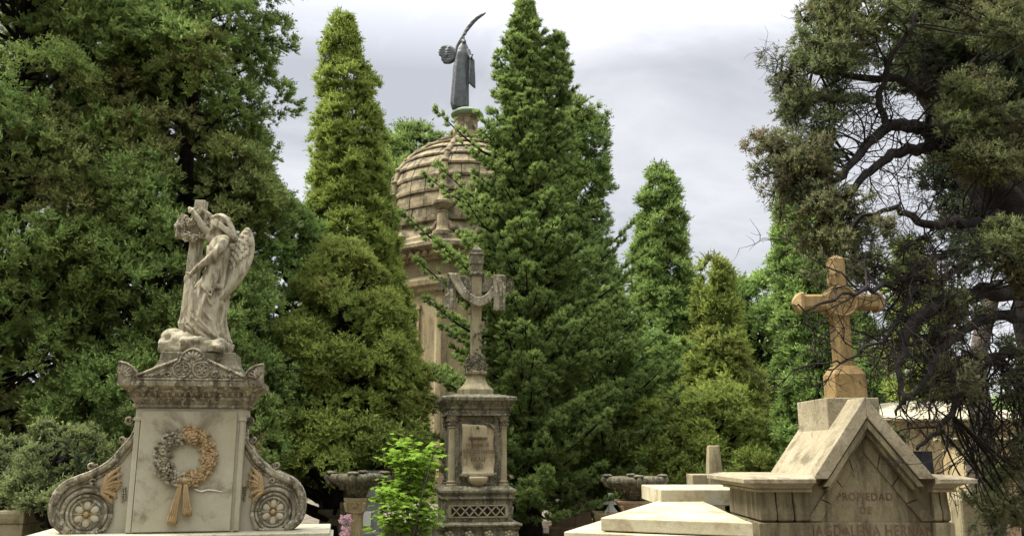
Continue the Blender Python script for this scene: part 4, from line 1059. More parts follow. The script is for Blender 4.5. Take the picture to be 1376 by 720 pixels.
m = MB(); quadslab(m, (X(768,725,5.35),5.35,zM-0.161), (B_[0]-0.01,4.93,zM-0.161), (B_[0]-0.01,6.9,zM-0.161), (X(865,690,7.1),7.1,zM-0.161), 0, 0.0); m.build('base', M['tomb'], g, bevel=0.006)

# stone stub pillar behind
Dp = 9.0; m = MB(); pr = thing('broken_pillar', 'short weathered broken stone pillar on a square block behind the cream slabs', 'pillar', (X(962,640,Dp), Dp+0.1, 0))
MB().box(X(930,640,Dp), X(961,640,Dp), Dp, Dp+0.3, 0, Z(637,Dp)).build('block', M['limelight'], pr, bevel=0.01)
MB().rloft(X(962,640,Dp), Dp+0.06, [(0,0.082,0.075),(Z(637,Dp),0.075,0.07),(Z(600,Dp),0.056,0.055),(Z(598,Dp),0.050,0.05)]).build('shaft', M['limelight'], pr, bevel=0.008, disp=0.003)

# ================================================================== PEDESTAL BOWLS
def bowl_planter(name, label, px, Y, rim_py, bot_py, r, col, matb, matc, deep):
    x = X(px, rim_py, Y); zr_ = Z(rim_py, Y); zb_ = Z(bot_py, Y)
    t = thing(name, label, 'planter', (x, Y, 0))
    wob = lambda a, z_: 1 + 0.045*abs(math.cos(2*a))
    H_ = zr_-zb_
    m = MB(); m.lathe(x, Y, [(r*0.30,zb_),(r*0.34,zb_+0.12*H_),(r*0.40,zb_+0.3*H_),(r*0.75,zb_+0.55*H_),(r*0.96,zb_+0.68*H_),(r*1.02,zb_+0.80*H_),(r*1.0,zb_+0.93*H_),(r*0.94,zr_),(r*0.86,zr_),(r*0.78,zr_-0.05),(r*0.3,zr_-0.12)], 36, wob=wob)
    m.build('bowl', matb, t, smooth=True, disp=0.006, dsc=12)
    m = MB()
    for k in range(16):
        a = 2*PI*k/16; m.ell((x+r*0.62*math.cos(a), Y+r*0.62*math.sin(a), zb_+0.48*H_), (r*0.10, r*0.10, H_*0.16), 6, 5)
    m.build('gadroons', matb, t, smooth=True)
    for k in range(4):
        a = PI/2*k + PI; m = MB(); d = Vector((math.cos(a), math.sin(a), 0)); c = Vector((x, Y, zr_)) + d*r*1.0
        m.ell(c+Vector((0,0,0.015)), (0.085,0.085,0.025), 10, 6); m.tube([c+d*0.03+Vector((0,0,0.02)), c+d*0.07+Vector((0,0,-0.05)), c+d*0.02+Vector((0,0,-0.12)), c-d*0.06+Vector((0,0,-0.16))], [0.03,0.035,0.03,0.02], 8)
        m.ell(c+d*0.03+Vector((0,0,-0.04)), (0.045,0.045,0.05), 8, 6)
        m.build('volute', matb, t, smooth=True, disp=0.006, dsc=20)
    # capital + shaft
    zc_ = zb_-0.20
    m = MB(); m.rloft(x, Y, [(zc_,col,col),(zc_+0.04,col*1.05,col*1.05),(zc_+0.12,col*1.3,col*1.3),(zc_+0.17,col*1.5,col*1.5),(zb_,col*1.55,col*1.55)])
    for s_ in (-1, 1):
        m.tube([(x+s_*0.02+s_*0.035*math.cos(tt), Y-col*1.36, zc_+0.12+0.03*math.sin(tt)) for tt in np.linspace(0, 5, 12)], 0.012, 6)
        m.tube([(x+s_*col*1.1, Y-col*1.2, zc_+0.02), (x+s_*col*1.3, Y-col*1.4, zc_+0.14)], [0.02,0.03], 6)
    m.build('capital', matc, t, bevel=0.004)
    m = MB()
    fl = lambda a, z_: 1 - 0.07*max(0, math.cos(12*a))
    m.lathe(x, Y, [(col*1.15,0.0),(col*1.15,0.12),(col*0.98,0.14),(col*0.92,zc_-0.02),(col*1.0,zc_-0.01),(col*1.0,zc_+0.001)], 96, wob=fl)
    m.build('fluted_shaft', matc, t, smooth=False)
    return t, x, zr_
t, bx_, bz_ = bowl_planter('bowl_planter', 'shallow weathered stone bowl on an orange fluted column, left of the bright green shrub', 481, 12.0, 636, 668, 0.36, 0.10, M['mossy'], M['limelight'], 0)
for c in t.children:
    if c.name.startswith(('capital', 'fluted')): c.data.materials[0] = M['wallyel']
bowl_planter('bowl_planter', 'wide lichened stone bowl with corner masks on a squat foot, behind the cream slabs', 853, 13.5, 640, 672, 0.42, 0.19, M['mossy'], M['pinkst'], 0)

# pink flowers beside the fluted column
rf = random.Random(8); fx = P(464, 702, 11.8)
fl_ = thing('flower_bouquet', 'pale pink and white flower bouquet low beside the fluted column', 'flowers', (fx.x, 11.8, 0))
m = MB()
for i in range(46):
    p = Vector((fx.x+rf.gauss(0,0.035), 11.8+rf.gauss(0,0.04), fx.z+rf.uniform(-0.20,0.09))); daisy(m, p, rf.uniform(0.022,0.035))
m.build('petals', M['flower'], fl_, smooth=True)
m = MB()
for i in range(9): m.tube([(fx.x+rf.uniform(-.03,.03), 11.8, fx.z-0.45), (fx.x+rf.uniform(-.06,.06), 11.8+rf.uniform(-.05,.05), fx.z+rf.uniform(-.1,0.05))], 0.006, 5)
m.lathe(fx.x, 11.8, [(0.07,0),(0.09,0.1),(0.075,0.5),(0.05,fx.z-0.42),(0.07,fx.z-0.38)], 14)
m.build('vase', M['greytomb'], fl_, smooth=True)

# ================================================================== SMALL BACKGROUND TOMBS
def tomb_block(name, label, px0, px1, py_top, Y, mat, depth=0.8, cat='tomb', steps=2, cap=None):
    x0_, x1_ = X(px0, py_top, Y), X(px1, py_top, Y); c = (x0_+x1_)/2; h = (x1_-x0_)/2; zt_ = Z(py_top, Y)
    t = thing(name, label, cat, (c, Y+depth/2, 0))
    MB().rloft(c, Y+depth/2, [(0,h*1.06,depth/2*1.06),(zt_*0.25,h*1.06,depth/2*1.06),(zt_*0.27,h*0.94,depth/2*0.94),(zt_-0.14,h*0.94,depth/2*0.94)]).build('body', mat, t, bevel=0.01)
    MB().rloft(c, Y+depth/2, [(zt_-0.139,h*0.95,depth/2*0.95),(zt_-0.12,h*1.0,depth/2),(zt_-0.08,h*1.04,depth/2*1.04),(zt_-0.03,h*1.05,depth/2*1.05),(zt_,h*1.02,depth/2*1.02)]).build('cap', cap or mat, t, bevel=0.008)
    return t, c, zt_, h
t, c, zt_, h = tomb_block('plinth_tomb', 'pinkish stone plinth with stepped cap and small white figure, under the fir branches', 741, 797, 677, 17.0, M['pinkst'], 0.9)
xs = X(783, 670, 17.3)
MB().rloft(xs, 17.35, [(zt_,0.20,0.2),(zt_+0.06,0.20,0.2),(zt_+0.062,0.15,0.15),(zt_+0.15,0.14,0.14),(zt_+0.152,0.11,0.11),(zt_+0.30,0.09,0.09),(zt_+0.34,0.12,0.12),(zt_+0.37,0.1,0.1)]).build('stepped_pedestal', M['pinkst'], t, bevel=0.01)
m = MB(); m.ell((xs+0.01,17.35,zt_+0.50),(0.055,0.055,0.13),8,7); m.ell((xs+0.0,17.35,zt_+0.66),(0.04,0.045,0.05),8,7); m.tube([(xs-0.05,17.35,zt_+0.56),(xs-0.03,17.3,zt_+0.45)],0.02,6); m.build('small_bust', M['white'], t, voxel=0.012, sm=1)
t, c, zt_, h = tomb_block('plinth_tomb', 'narrow pinkish stone plinth with broken urn foot, beside the dark fir trunk', 703, 729, 670, 16.9, M['pinkst'], 0.7)
m = MB(); m.lathe(c, 17.2, [(0.16,zt_),(0.17,zt_+0.06),(0.12,zt_+0.09),(0.14,zt_+0.14),(0.10,zt_+0.19),(0.06,zt_+0.24)], 14); m.build('urn_foot', M['pinkst'], t, smooth=True, disp=0.02)
# little white cross on its yellow block
t, c, zt_, h = tomb_block('small_tomb', 'small yellow stone tomb carrying a little pale cross, left of the wide bowl', 799, 834, 689, 16.0, M['wallyel'], 0.6)
m = MB(); xq = X(821, 680, 16.1); m.box(xq-0.045, xq+0.045, 16.1, 16.18, zt_, zt_+0.34); m.box(xq-0.14, xq-0.046, 16.1, 16.18, zt_+0.14, zt_+0.22); m.box(xq+0.046, xq+0.14, 16.1, 16.18, zt_+0.14, zt_+0.22)
m.poly([(xq-0.13, zt_+0.001), (xq-0.047, zt_+0.001), (xq-0.047, zt_+0.12)], 16.11, 16.17); m.poly([(xq+0.047, zt_+0.001), (xq+0.13, zt_+0.001), (xq+0.047, zt_+0.12)], 16.11, 16.17)
m.build('little_cross', M['white'], t, bevel=0.005)
# tombs behind the fluted column
t, c, zt_, h = tomb_block('grey_tomb', 'low grey-brown tomb in the shade left of the fluted column', 428, 459, 684, 15.0, M['limelight'], 0.9)
m = MB(); m.rloft(c-0.05, 15.5, [(zt_,h*0.9,0.4),(zt_+0.1,h*0.85,0.35),(zt_+0.42,h*0.30,0.12),(zt_+0.44,h*0.28,0.1)]); m.build('sloping_cap', M['mossy'], t, bevel=0.01)
t, c, zt_, h = tomb_block('pillar_tomb', 'slim pale stone pillar with small worn statuette behind the fluted column', 457, 469, 674, 14.5, M['limelight'], 0.3)
m = MB(); m.ell((c,14.65,zt_+0.12),(0.06,0.05,0.12),8,7); m.ell((c,14.65,zt_+0.27),(0.04,0.04,0.05),8,6); m.tube([(c,14.65,zt_+0.2),(c+0.09,14.62,zt_+0.16),(c+0.06,14.6,zt_+0.08)],0.02,6); m.build('statuette', M['mossy'], t, voxel=0.012, sm=1)
t, c, zt_, h = tomb_block('headstone', 'tall grey granite headstone with a white plaque behind the fluted column', 484, 513, 632, 14.0, M['greytomb'], 0.4)
m = MB(); m.box(X(487,690,13.95), X(498,690,13.95), 13.985, 14.03, Z(707,13.95), Z(687,13.95)); m.build('white_plaque', M['white'], t, bevel=0.003)
# bottom left corner
t, c, zt_, h = tomb_block('grey_tomb', 'plain grey-brown stone block tomb at the bottom left corner', -10, 33, 686, 9.5, M['limelight'], 0.6)
t, c, zt_, h = tomb_block('grave_slab', 'low greenish grave block in the shade near the left scroll', 36, 62, 690, 12.0, M['mossy'], 0.8)
q = P(45, 668, 12.2)
m = MB(); m.poly([(q.x-0.12, zt_), (q.x+0.16, zt_), (q.x+0.16, q.z-0.02), (q.x+0.05, q.z+0.06), (q.x-0.10, q.z-0.10)], 12.2, 12.35); m.build('tilted_stone', M['greytomb'], t, bevel=0.01)
m = MB(); m.tube([P(36,672,12.15), P(44,669,12.15), P(54,661,12.15)], [0.015,0.03,0.02], 6); m.build('white_edge', M['white'], t, smooth=True)

# ================================================================== DOMED CHAPEL
D = 27.0
xc = X(620, 250, D); yc = D+2.7
zD = lambda py: Z(py, D+0.3)
ch = thing('domed_chapel', 'ochre stone chapel with a ribbed dome of stepped courses behind the trees', 'chapel', (xc, yc, 0))
Rd = 2.78; zb0 = zD(322); zb1 = Z(183, yc)
PH = R(-90-12) + PI/8*0   # octagon corner slightly left of the front
OC = lambda m, pr_, ph=PH: m.lathe(xc, yc, pr_, 8, ph)
# dome in stepped courses
nc = 9; pr_ = []
zb0 = Z(322, yc); zb1 = Z(186, yc); Hd = zb1-zb0
DR = lambda h: Rd*float(np.interp(h, [0,0.2,0.4,0.556,0.69,0.815,0.926,1.0], [0.985,1.0,0.99,0.935,0.80,0.59,0.35,0.13]))
hh = [0.0,0.13,0.26,0.39,0.51,0.62,0.72,0.81,0.90,1.0]
for i in range(nc):
    t0, t1 = hh[i], hh[i+1]; r0_ = DR(t0); r1_ = DR(t1); z0_ = zb0+Hd*t0; z1_ = zb0+Hd*t1
    pr_ += [(r0_-0.01, z0_), (r0_+0.05, z0_+0.03), (r0_+0.055, z0_+0.09), (DR(t0*0.6+t1*0.4)+0.02, z0_*0.6+z1_*0.4), (DR(t0*0.25+t1*0.75)+0.01, z0_*0.25+z1_*0.75), (r1_-0.02, z1_-0.02)]
m = MB(); m.lathe(xc, yc, [(DR(t)-0.05, zb0+Hd*t) for t in np.linspace(0, 1, 30)], 64)
dm = m.build('dome', M['dome'], ch)
rd = random.Random(6)
for i in range(nc):
    t0, t1 = hh[i], hh[i+1]; nb_ = max(10, int(30*DR(t0)/Rd)); m = MB(); o_a = rd.random()
    for k in range(nb_):
        j0 = rd.uniform(-0.012, 0.02); a0 = 2*PI*(k+o_a)/nb_+0.004; a1 = 2*PI*(k+1+o_a)/nb_-0.004; na = 4; vs = []; fs = []
        pf = [(DR(t0)-0.06, t0), (DR(t0)+0.045+j0, t0+0.004), (DR(t0)+0.055+j0, t0+(t1-t0)*0.22), (DR(t0*.45+t1*.55)+0.03+j0, t0*.45+t1*.55), (DR(t1)+0.0+j0, t1), (DR(t1)-0.06, t1)]
        for q_ in range(na+1):
            a_ = a0+(a1-a0)*q_/na
            for r_, t_ in pf: vs.append((xc+r_*math.cos(a_), yc+r_*math.sin(a_), zb0+Hd*t_))
        np_ = len(pf)
        for q_ in range(na):
            for p_ in range(np_-1): u_ = q_*np_+p_; fs.append((u_, u_+np_, u_+np_+1, u_+1))
        fs.append(tuple(range(np_))); fs.append(tuple(na*np_+p_ for p_ in range(np_))[::-1]); m.add(vs, fs)
    m.build('block_course', M['dome'], dm, disp=0.0, bevel=0.012)
def domep(t, a, o=0.0):
    r_ = DR(t)+o; return Vector((xc+r_*math.cos(a), yc+r_*math.sin(a), zb0+Hd*t))
for k in range(8):
    a = PH + 2*PI*k/8; m = MB()
    pts = [domep(t, a, 0.02) for t in np.linspace(0.01, 0.98, 28)]
    m.tube(pts, [0.16-0.08*i/27 for i in range(28)], 8, flat=1)
    for j in range(nc): p = domep(hh[j]+0.035, a, 0.05); m.ell(p, (0.20-0.01*j, 0.20-0.01*j, 0.09), 8, 5)
    m.build('rib', M['dome'], ch, smooth=True, disp=0.02, dsc=5)
# lantern / statue pedestal
zl = zb1-0.15; zt_ = Z(153, yc)
m = MB(); m.lathe(xc, yc, [(0.75,zl),(0.75,zl+0.12),(0.55,zl+0.2),(0.50,zl+0.3),(0.42,zl+0.35),(0.40,zt_-0.28),(0.48,zt_-0.22),(0.44,zt_-0.18),(0.44,zt_-0.16)], 20)
for k in range(8): a = 2*PI*k/8; m.tube([(xc+0.62*math.cos(a), yc+0.62*math.sin(a), zl+0.05), (xc+0.56*math.cos(a), yc+0.56*math.sin(a), zl+0.28), (xc+0.42*math.cos(a), yc+0.42*math.sin(a), zl+0.5)], 0.08, 6)
m.build('lantern', M['dome'], ch, smooth=False)
m = MB(); m.lathe(xc, yc, [(0.46,zt_-0.17),(0.58,zt_-0.10),(0.60,zt_-0.02),(0.50,zt_+0.03),(0.42,zt_+0.10),(0.36,zt_+0.13)], 24); m.build('copper_cap', M['copper'], ch, smooth=True)
# drum, cornices
zw = zD(352)
OC(MB(), [(3.05,zw),(3.10,zw+0.08),(3.18,zw+0.12),(3.2,zw+0.25),(3.42,zw+0.34),(3.5,zw+0.38),(3.5,zw+0.52),(3.2,zw+0.60),(3.15,zw+0.66),(3.15,zw+0.8),(3.0,zw+0.86),(2.75,zb0+0.12)]).build('main_cornice', M['dome'], ch, bevel=0.02)
m = MB(); OC(m, [(3.16,zw+0.12),(3.24,zw+0.125),(3.24,zw+0.27),(3.16,zw+0.275)])
for k in range(64):
    a = PH+2*PI*(k+0.5)/64; sec = PI/8; aa = ((a-PH) % (PI/4)) - PI/8; rr_ = 3.28*math.cos(PI/8)/math.cos(aa); m.ell((xc+rr_*math.cos(a), yc+rr_*math.sin(a), zw+0.20), (0.09,0.09,0.09), 6, 5)
m.build('dentils', M['chapel'], ch)
OC(MB(), [(2.85,zD(392)),(2.85,zw+0.001)]).build('upper_wall', M['chapel'], ch)
zq = zD(372)
OC(MB(), [(2.90,zD(395)),(3.0,zD(392)),(3.02,zD(388)),(3.12,zD(385)),(3.14,zD(378)),(2.98,zq)]).build('string_course', M['chapel'], ch, bevel=0.015)
OC(MB(), [(3.05,0),(3.05,0.8),(2.95,0.85),(2.86,1.0),(2.86,zD(394))]).build('wall', M['chapel'], ch)
# pilasters at the corners and slot windows between
for k in range(8):
    a = PH+2*PI*k/8; m = MB(); m.lathe(xc+2.72*math.cos(a), yc+2.72*math.sin(a), [(0.30,0.0),(0.30,1.0),(0.24,1.05),(0.22,zD(400)),(0.30,zD(396))], 8); m.build('pilaster', M['chapel'], ch)
    a = PH+2*PI*(k+0.5)/8; d = Vector((math.cos(a), math.sin(a), 0)); sd_ = Vector((-d.y, d.x, 0)); rr_ = 2.86*math.cos(PI/8)
    c = Vector((xc, yc, 0)) + d*(rr_+0.004)
    def bx3(m, c, w_, d0, d1, z0_, z1_):
        vs = []
        for zz in (z0_, z1_):
            for u, v in ((-w_,d0),(w_,d0),(w_,d1),(-w_,d1)): q_ = c+sd_*u+d*v; vs.append((q_.x, q_.y, zz))
        m.add(vs, [(0,1,2,3),(7,6,5,4),(0,4,5,1),(1,5,6,2),(2,6,7,3),(3,7,4,0)])
    m = MB(); bx3(m, c, 0.14, -0.03, 0.012, zD(458), zD(418)); wn = m.build('window', M['dark'], ch)
    m = MB()
    for s_ in (-1, 1):
        cc = c+sd_*s_*0.19; bx3(m, cc, 0.045, -0.02, 0.06, zD(462), zD(415))
    bx3(m, c, 0.28, -0.02, 0.09, zD(468), zD(462)); bx3(m, c, 0.28, -0.02, 0.09, zD(415), zD(410)); m.build('frame', M['chapel'], wn)
for k in range(8):
    a = PH+2*PI*k/8 ; px_, py_ = xc+2.82*math.cos(a), yc+2.82*math.sin(a); zz = zw+0.78
    m = MB(); m.lathe(px_, py_, [(0.34,zz),(0.34,zz+0.14),(0.24,zz+0.2),(0.21,zz+0.3),(0.19,zz+0.75),(0.22,zz+0.8),(0.18,zz+0.85),(0.30,zz+0.98),(0.36,zz+1.06),(0.36,zz+1.14),(0.22,zz+1.2),(0.16,zz+1.32),(0.06,zz+1.36)], 12)
    for s_ in (-1, 1):
        sd_ = Vector((-math.sin(a), math.cos(a), 0))*s_; o_ = Vector((px_, py_, zz))
        m.tube([o_+sd_*0.2+Vector((0,0,0.5)), o_+sd_*0.28+Vector((0,0,0.28)), o_+sd_*0.55+Vector((0,0,0.22)), o_+sd_*0.72+Vector((0,0,0.1)), o_+sd_*0.6+Vector((0,0,0.02))], [0.06,0.09,0.10,0.11,0.06], 8)
    m.build('pinnacle', M['dome'], ch, smooth=False)

# bronze angel on the dome
bz0 = zt_+0.10
ba = thing('bronze_angel', 'dark bronze winged figure with one wing raised high, standing on top of the dome', 'statue', (xc, yc, bz0))
Kb = yc/F/4.8*1.08
def B(u, v, d=0.0): p = P(580+u/4.8, 10+v/4.8, yc); return Vector((p.x, yc+d*Kb, p.z))
rows = [(232,190,224,12),(262,168,238,20),(300,160,246,26),(340,150,246,26),(380,140,244,28),(430,136,240,30),(500,130,240,34),(560,126,240,38),(620,122,240,40),(655,130,240,38),(668,145,232,34)]
vv = [q[0] for q in rows]; m = MB(); vs = []; fs = []; NV = 40; NA = 32
for i in range(NV):
    v = 232+(668-232)*i/(NV-1); l = np.interp(v, vv, [q[1] for q in rows]); r_ = np.interp(v, vv, [q[2] for q in rows]); dd = np.interp(v, vv, [q[3] for q in rows]); c = (l+r_)/2; w_ = (r_-l)/2; am = 0.02+0.10*min(1, max(0, (v-300)/200))
    for k in range(NA): a = 2*PI*k/NA; f2 = 1+am*math.sin(8*a+v*0.008); vs.append(B(c+w_*math.cos(a)*f2, v, dd*math.sin(a)*f2))
for i in range(NV-1):
    for k in range(NA): a = i*NA+k; b = i*NA+(k+1)%NA; fs.append((a, a+NA, b+NA, b))
fs.append(tuple(range(NA))); fs.append(tuple((NV-1)*NA+k for k in range(NA))[::-1]); m.add(vs, fs)
m.ell(B(209,228,-6), (15*Kb, 15*Kb, 19*Kb), 12, 9); m.tube([B(206,255,-4), B(208,240,-5)], 10*Kb, 8)
m.tube([B(212,222,-20), B(211,232,-23), B(211,238,-20)], [2*Kb,3*Kb,2*Kb], 5)
m.tube([B(236,280,-8), B(248,320,-20), B(258,350,-34), B(262,342,-42)], [15*Kb,13*Kb,10*Kb,7*Kb], 8)
m.tube([B(262,345,-42), B(264,325,-44)], [6*Kb, 5*Kb], 6); m.ell(B(264,324,-44), (8*Kb,6*Kb,6*Kb), 8, 6)
for k in range(4): m.tube([B(262,338,-44), B(268+k*2,328-k*2,-48+k*3)], [3*Kb, 2*Kb], 5)
for k in range(6): m.tube(cat_rom([B(252+k*4,345,-30+k*2), B(250+k*5,420,-30+k*2), B(244+k*7,500+k*6,-26+k*2)], 5), [6*Kb]+[7*Kb]*9+[7*Kb], 7)
for k in range(7): m.tube(cat_rom([B(170+k*7,290,-22), B(160+k*9,420,-30), B(150+k*12,560,-36), B(140+k*14,655,-36)], 5), [3*Kb]+[5*Kb]*14+[5*Kb], 6)
m.build('figure', M['bronze'], ba, voxel=0.03, sm=1)
m = MB(); m.ell(B(206,220,0), (17*Kb,17*Kb,16*Kb), 10, 8)
for k in range(5): m.tube([B(196+k*5,212,4), B(192+k*6,232,8), B(194+k*5,252,8)], 4*Kb, 6)
m.build('hair', M['bronze'], ba, smooth=True)
m = MB()
base = B(180, 270, 16)
for k in range(9):
    e = [(355,28),(330,36),(306,50),(284,74),(262,104),(242,140),(226,175),(212,205),(200,232)][k]
    st_ = (168+k*1.0, 335-k*5)
    pts = cat_rom([B(st_[0], st_[1], 16), B(166+k*2.5, 240+k*3, 14+k), B((e[0]-170)*0.42+182-0.6*k, (e[1]-200)*0.45+182, 10+k), B(e[0], e[1], 4)], 6)
    n_ = len(pts); m.tube(pts, [Kb*np.interp(i/(n_-1), [0,.15,.6,.92,1], [9,13,11,9,2]) for i in range(n_)], 8, flat=0.6, up=(0,1,0))
m.build('wing', M['bronze'], ba, voxel=0.03, sm=1, label='wing raised high and curving to the right')
m = MB(); rr = random.Random(3)
for i in range(7):
    v = 250+i*15; l = [52,42,40,42,56,58,70][i]
    m.tube(cat_rom([B(158, 285+i*6, 20), B(115, v-4+i*1.5, 24), B(l, v, 26)], 5), [Kb*12]+[Kb*13]*8+[Kb*12,Kb*5], 8, flat=0.6, up=(0,1,0))
    m.tube(cat_rom([B(150, 290+i*4, 16), B(120, v+4, 16), B(l+48, v+6, 18)], 4), [Kb*8]*8+[Kb*5], 7)
m.build('wing', M['bronze'], ba, voxel=0.03, sm=1, label='short spread wing on the left side')

# ================================================================== RIGHT BACKGROUND BUILDINGS
Y_ = 14.0
t = thing('tomb_house', 'low pale mausoleum with a tiled hip roof behind the sandstone gable', 'mausoleum', (X(1225,600,Y_), Y_+2, 0))
x0_, x1_ = X(1185,600,Y_), X(1400,600,Y_)
MB().box(x0_, x1_, Y_, Y_+3.5, 0, Z(566,Y_)).build('wall', M['wallyel'], t, bevel=0.02)
m = MB(); m.rloft((x0_+x1_)/2, Y_+1.75, [(Z(566,Y_),(x1_-x0_)/2+0.25,2.0),(Z(562,Y_),(x1_-x0_)/2+0.25,2.0),(Z(538,Y_+1),(x1_-x0_)/2-0.9,0.5)]); m.build('roof', M['slab'], t, bevel=0.02)
m = MB(); m.box(X(1228,615,Y_), X(1252,615,Y_), Y_-0.03, Y_+0.02, Z(640,Y_), Z(606,Y_)); m.build('doorway', M['dark'], t)
Y_ = 8.8
t = thing('brick_niche_wall', 'yellow plaster and brick cemetery wall behind the hanging twigs at the right edge', 'wall', (X(1400,650,Y_), Y_+0.3, 0))
x0_, x1_ = X(1300,650,Y_), X(1640,650,Y_)
MB().box(x0_, x1_, Y_, Y_+0.45, 0, Z(592,Y_)).build('wall_face', M['wallyel'], t, bevel=0.01)
m = MB()
for r_ in range(9):
    zz = Z(592,Y_)-0.06-r_*0.13
    for k in range(16):
        xx = x0_+0.35+k*0.2+(0.1 if r_ % 2 else 0); m.box(xx, xx+0.17, Y_-0.02, Y_+0.02, zz-0.10, zz)
m.build('brick_facing', M['pinkst'], t, bevel=0.004)
MB().box(x0_-0.06, x1_, Y_-0.06, Y_+0.5, Z(592,Y_)+0.001, Z(588,Y_)).build('coping', M['slab'], t, bevel=0.008)
Y_ = 7.4
t = thing('stone_post', 'pale worn stone post with a rounded head beside the right end of the gabled tomb', 'post', (X(1310,700,Y_), Y_, 0))
m = MB(); m.rloft(X(1310,690,Y_), Y_+0.1, [(0,0.12,0.1),(Z(672,Y_),0.11,0.09),(Z(664,Y_),0.09,0.08),(Z(658,Y_),0.04,0.04)]); m.build('shaft', M['limelight'], t, bevel=0.02)

# ================================================================== BRIGHT GREEN SHRUB
sh = thing('leafy_shrub', 'bright light green broadleaf shrub beside the dark pedestal', 'shrub', (X(560,700,11.0), 11.0, 0))
rs = random.Random(12); stems = MB(); LV = []; LF = []; LC = []
def leaf(c, d, up, s):
    d = d.normalized(); sd_ = d.cross(up).normalized(); nn = sd_.cross(d).normalized()
    pts = [(0,0),(0.25,0.10),(0.20,0.48),(0.45,0.25),(0.60,0.52),(0.72,0.22),(1.0,0)]
    vs = [c + d*(x*s) + sd_*(y*s) + nn*(-(y**2)*0.5*s) for x, y in pts] + [c + d*(x*s) - sd_*(y*s) + nn*(-(y**2)*0.5*s) for x, y in pts[1:-1]]
    b = len(LV); LV.extend([tuple(v) for v in vs]); t_ = rs.uniform(0, 1)
    mid = [(0.25,0),(0.5,0),(0.72,0)]
    LF.append(tuple(b+i for i in (0,1,2,3,4,5,6))); LF.append(tuple(b+i for i in (6,11,10,9,8,7,0)))
    LC.extend([(t_, rs.uniform(0,0.08), rs.uniform(0,0.5), 1)]*len(vs))
clus = [(545,610,26,9),(572,618,22,10),(556,625,18,10),(532,655,22,14),(545,650,26,14),(560,668,26,12),(535,680,28,14),(560,700,30,14),(530,708,26,12),(524,692,20,12),(512,664,12,8),(572,690,16,10),(526,612,12,8),(585,600,8,6)]
for (px_, py_, rp, sp) in clus:
    Yc = 11.0+rs.uniform(-0.3,0.3); c = P(px_, py_, Yc)
    stems.tube(cat_rom([Vector((X(550,700,11.0), 11.0, 0.2)), Vector(((c.x+X(550,700,11))/2+rs.uniform(-.05,.05), Yc, c.z*0.55)), c], 4), list(np.linspace(0.016,0.005,9)), 5)
    n_ = int(rp*rp*0.17)+14
    for _ in range(n_):
        o_ = Vector((rs.gauss(0,0.45), rs.gauss(0,0.5), rs.gauss(0,0.40)))*rp*11/F
        a = rs.random()*2*PI; leaf(c+o_, Vector((math.cos(a), math.sin(a), rs.uniform(-0.6,0.1))), Vector((rs.uniform(-.4,.4), rs.uniform(-.7,0.1), 1)), rs.uniform(0.075,0.125))
off = Vector(sh.location); me = bpy.data.meshes.new('foliage'); me.from_pydata([(x-off.x,y-off.y,z_-off.z) for x,y,z_ in LV], [], LF); me.materials.append(M['fig'])
ca = me.color_attributes.new('tint','FLOAT_COLOR','POINT'); ca.data.foreach_set('color', np.array(LC, np.float32).ravel())
o = bpy.data.objects.new('foliage', me); COL.objects.link(o); o.parent = sh
stems.build('stems', M['bark'], sh, smooth=True)
# ================================================================== TREES
# --- left mass
lobed('conifer_tree', 'huge dark green conifer at the left edge with rusty brown patches', 60, 13.2, -170, [(0,0.5),(0.12,1.3),(0.35,2.0),(0.6,2.3),(0.85,2.0),(1,1.6)], 'leaf', ts=0.155, nl=265, ls=0.62, tufts=62, brown=0.38, tone=0.62, seed=21, base_h=1.0)
lobed('conifer_tree', 'huge green conifer rising behind the stone angel', 283, 13.6, -190, [(0,0.4),(0.12,0.85),(0.3,1.2),(0.45,1.05),(0.6,1.35),(0.85,1.5),(1,1.3)], 'leaf', ts=0.155, nl=270, ls=0.55, tufts=58, brown=0.36, tone=0.66, seed=33, base_h=1.0)
lobed('conifer_tree', 'dark conifer standing further back between the two huge left ones', 175, 16.5, -60, [(0,0.5),(0.2,1.4),(0.5,2.0),(1,1.8)], 'leafb', ts=0.19, nl=220, ls=0.7, tufts=36, brown=0.05, tone=0.3, seed=5, base_h=0.8)
lobed('young_conifer', 'small dull green young conifer low behind the left scroll', 95, 9.8, 555, [(0,0.12),(0.3,0.36),(0.7,0.48),(1,0.45)], 'leafd', ts=0.10, nl=60, ls=0.26, tufts=30, tone=0.4, seed=8, base_h=0.5, r0=0.05)
lobed('young_conifer', 'small shaded young conifer at the left edge above the stone block', 25, 10.2, 575, [(0,0.12),(0.3,0.40),(0.7,0.55),(1,0.5)], 'leafd', ts=0.10, nl=60, ls=0.28, tufts=30, tone=0.2, seed=9, base_h=0.5, r0=0.05)
# --- tall cypress and brownish tree in front
cypress('tall_cypress', 'tall narrow bright green cypress rising left of the dome', 460, 18.5, 20, [(0,0.10),(0.02,0.24),(0.10,0.48),(0.25,0.70),(0.45,0.95),(0.7,1.25),(1,1.3)], 'leafy', ts=0.15, dens=1.4, tone=0.6, seed=3, lump=0.11, tip=0.75, lean=-1.0)
lobed('cypress_tree', 'broad cypress with olive and brown tips between the angel tomb and the dark pedestal', 464, 15.2, 320, [(0,0.12),(0.15,0.55),(0.4,1.08),(0.7,1.42),(0.9,1.2),(1,1.0)], 'leafy', ts=0.135, nl=150, ls=0.42, tufts=56, brown=0.12, tone=0.6, seed=14, base_h=1.0)
lobed('cypress_tree', 'olive cypress squeezed between the angel statue and the tall cypress', 392, 16.5, 280, [(0,0.3),(0.15,0.7),(0.4,0.9),(0.7,1.1),(1,1.0)], 'leaf', ts=0.15, nl=150, ls=0.45, tufts=36, brown=0.14, tone=0.42, seed=15, base_h=1.0)
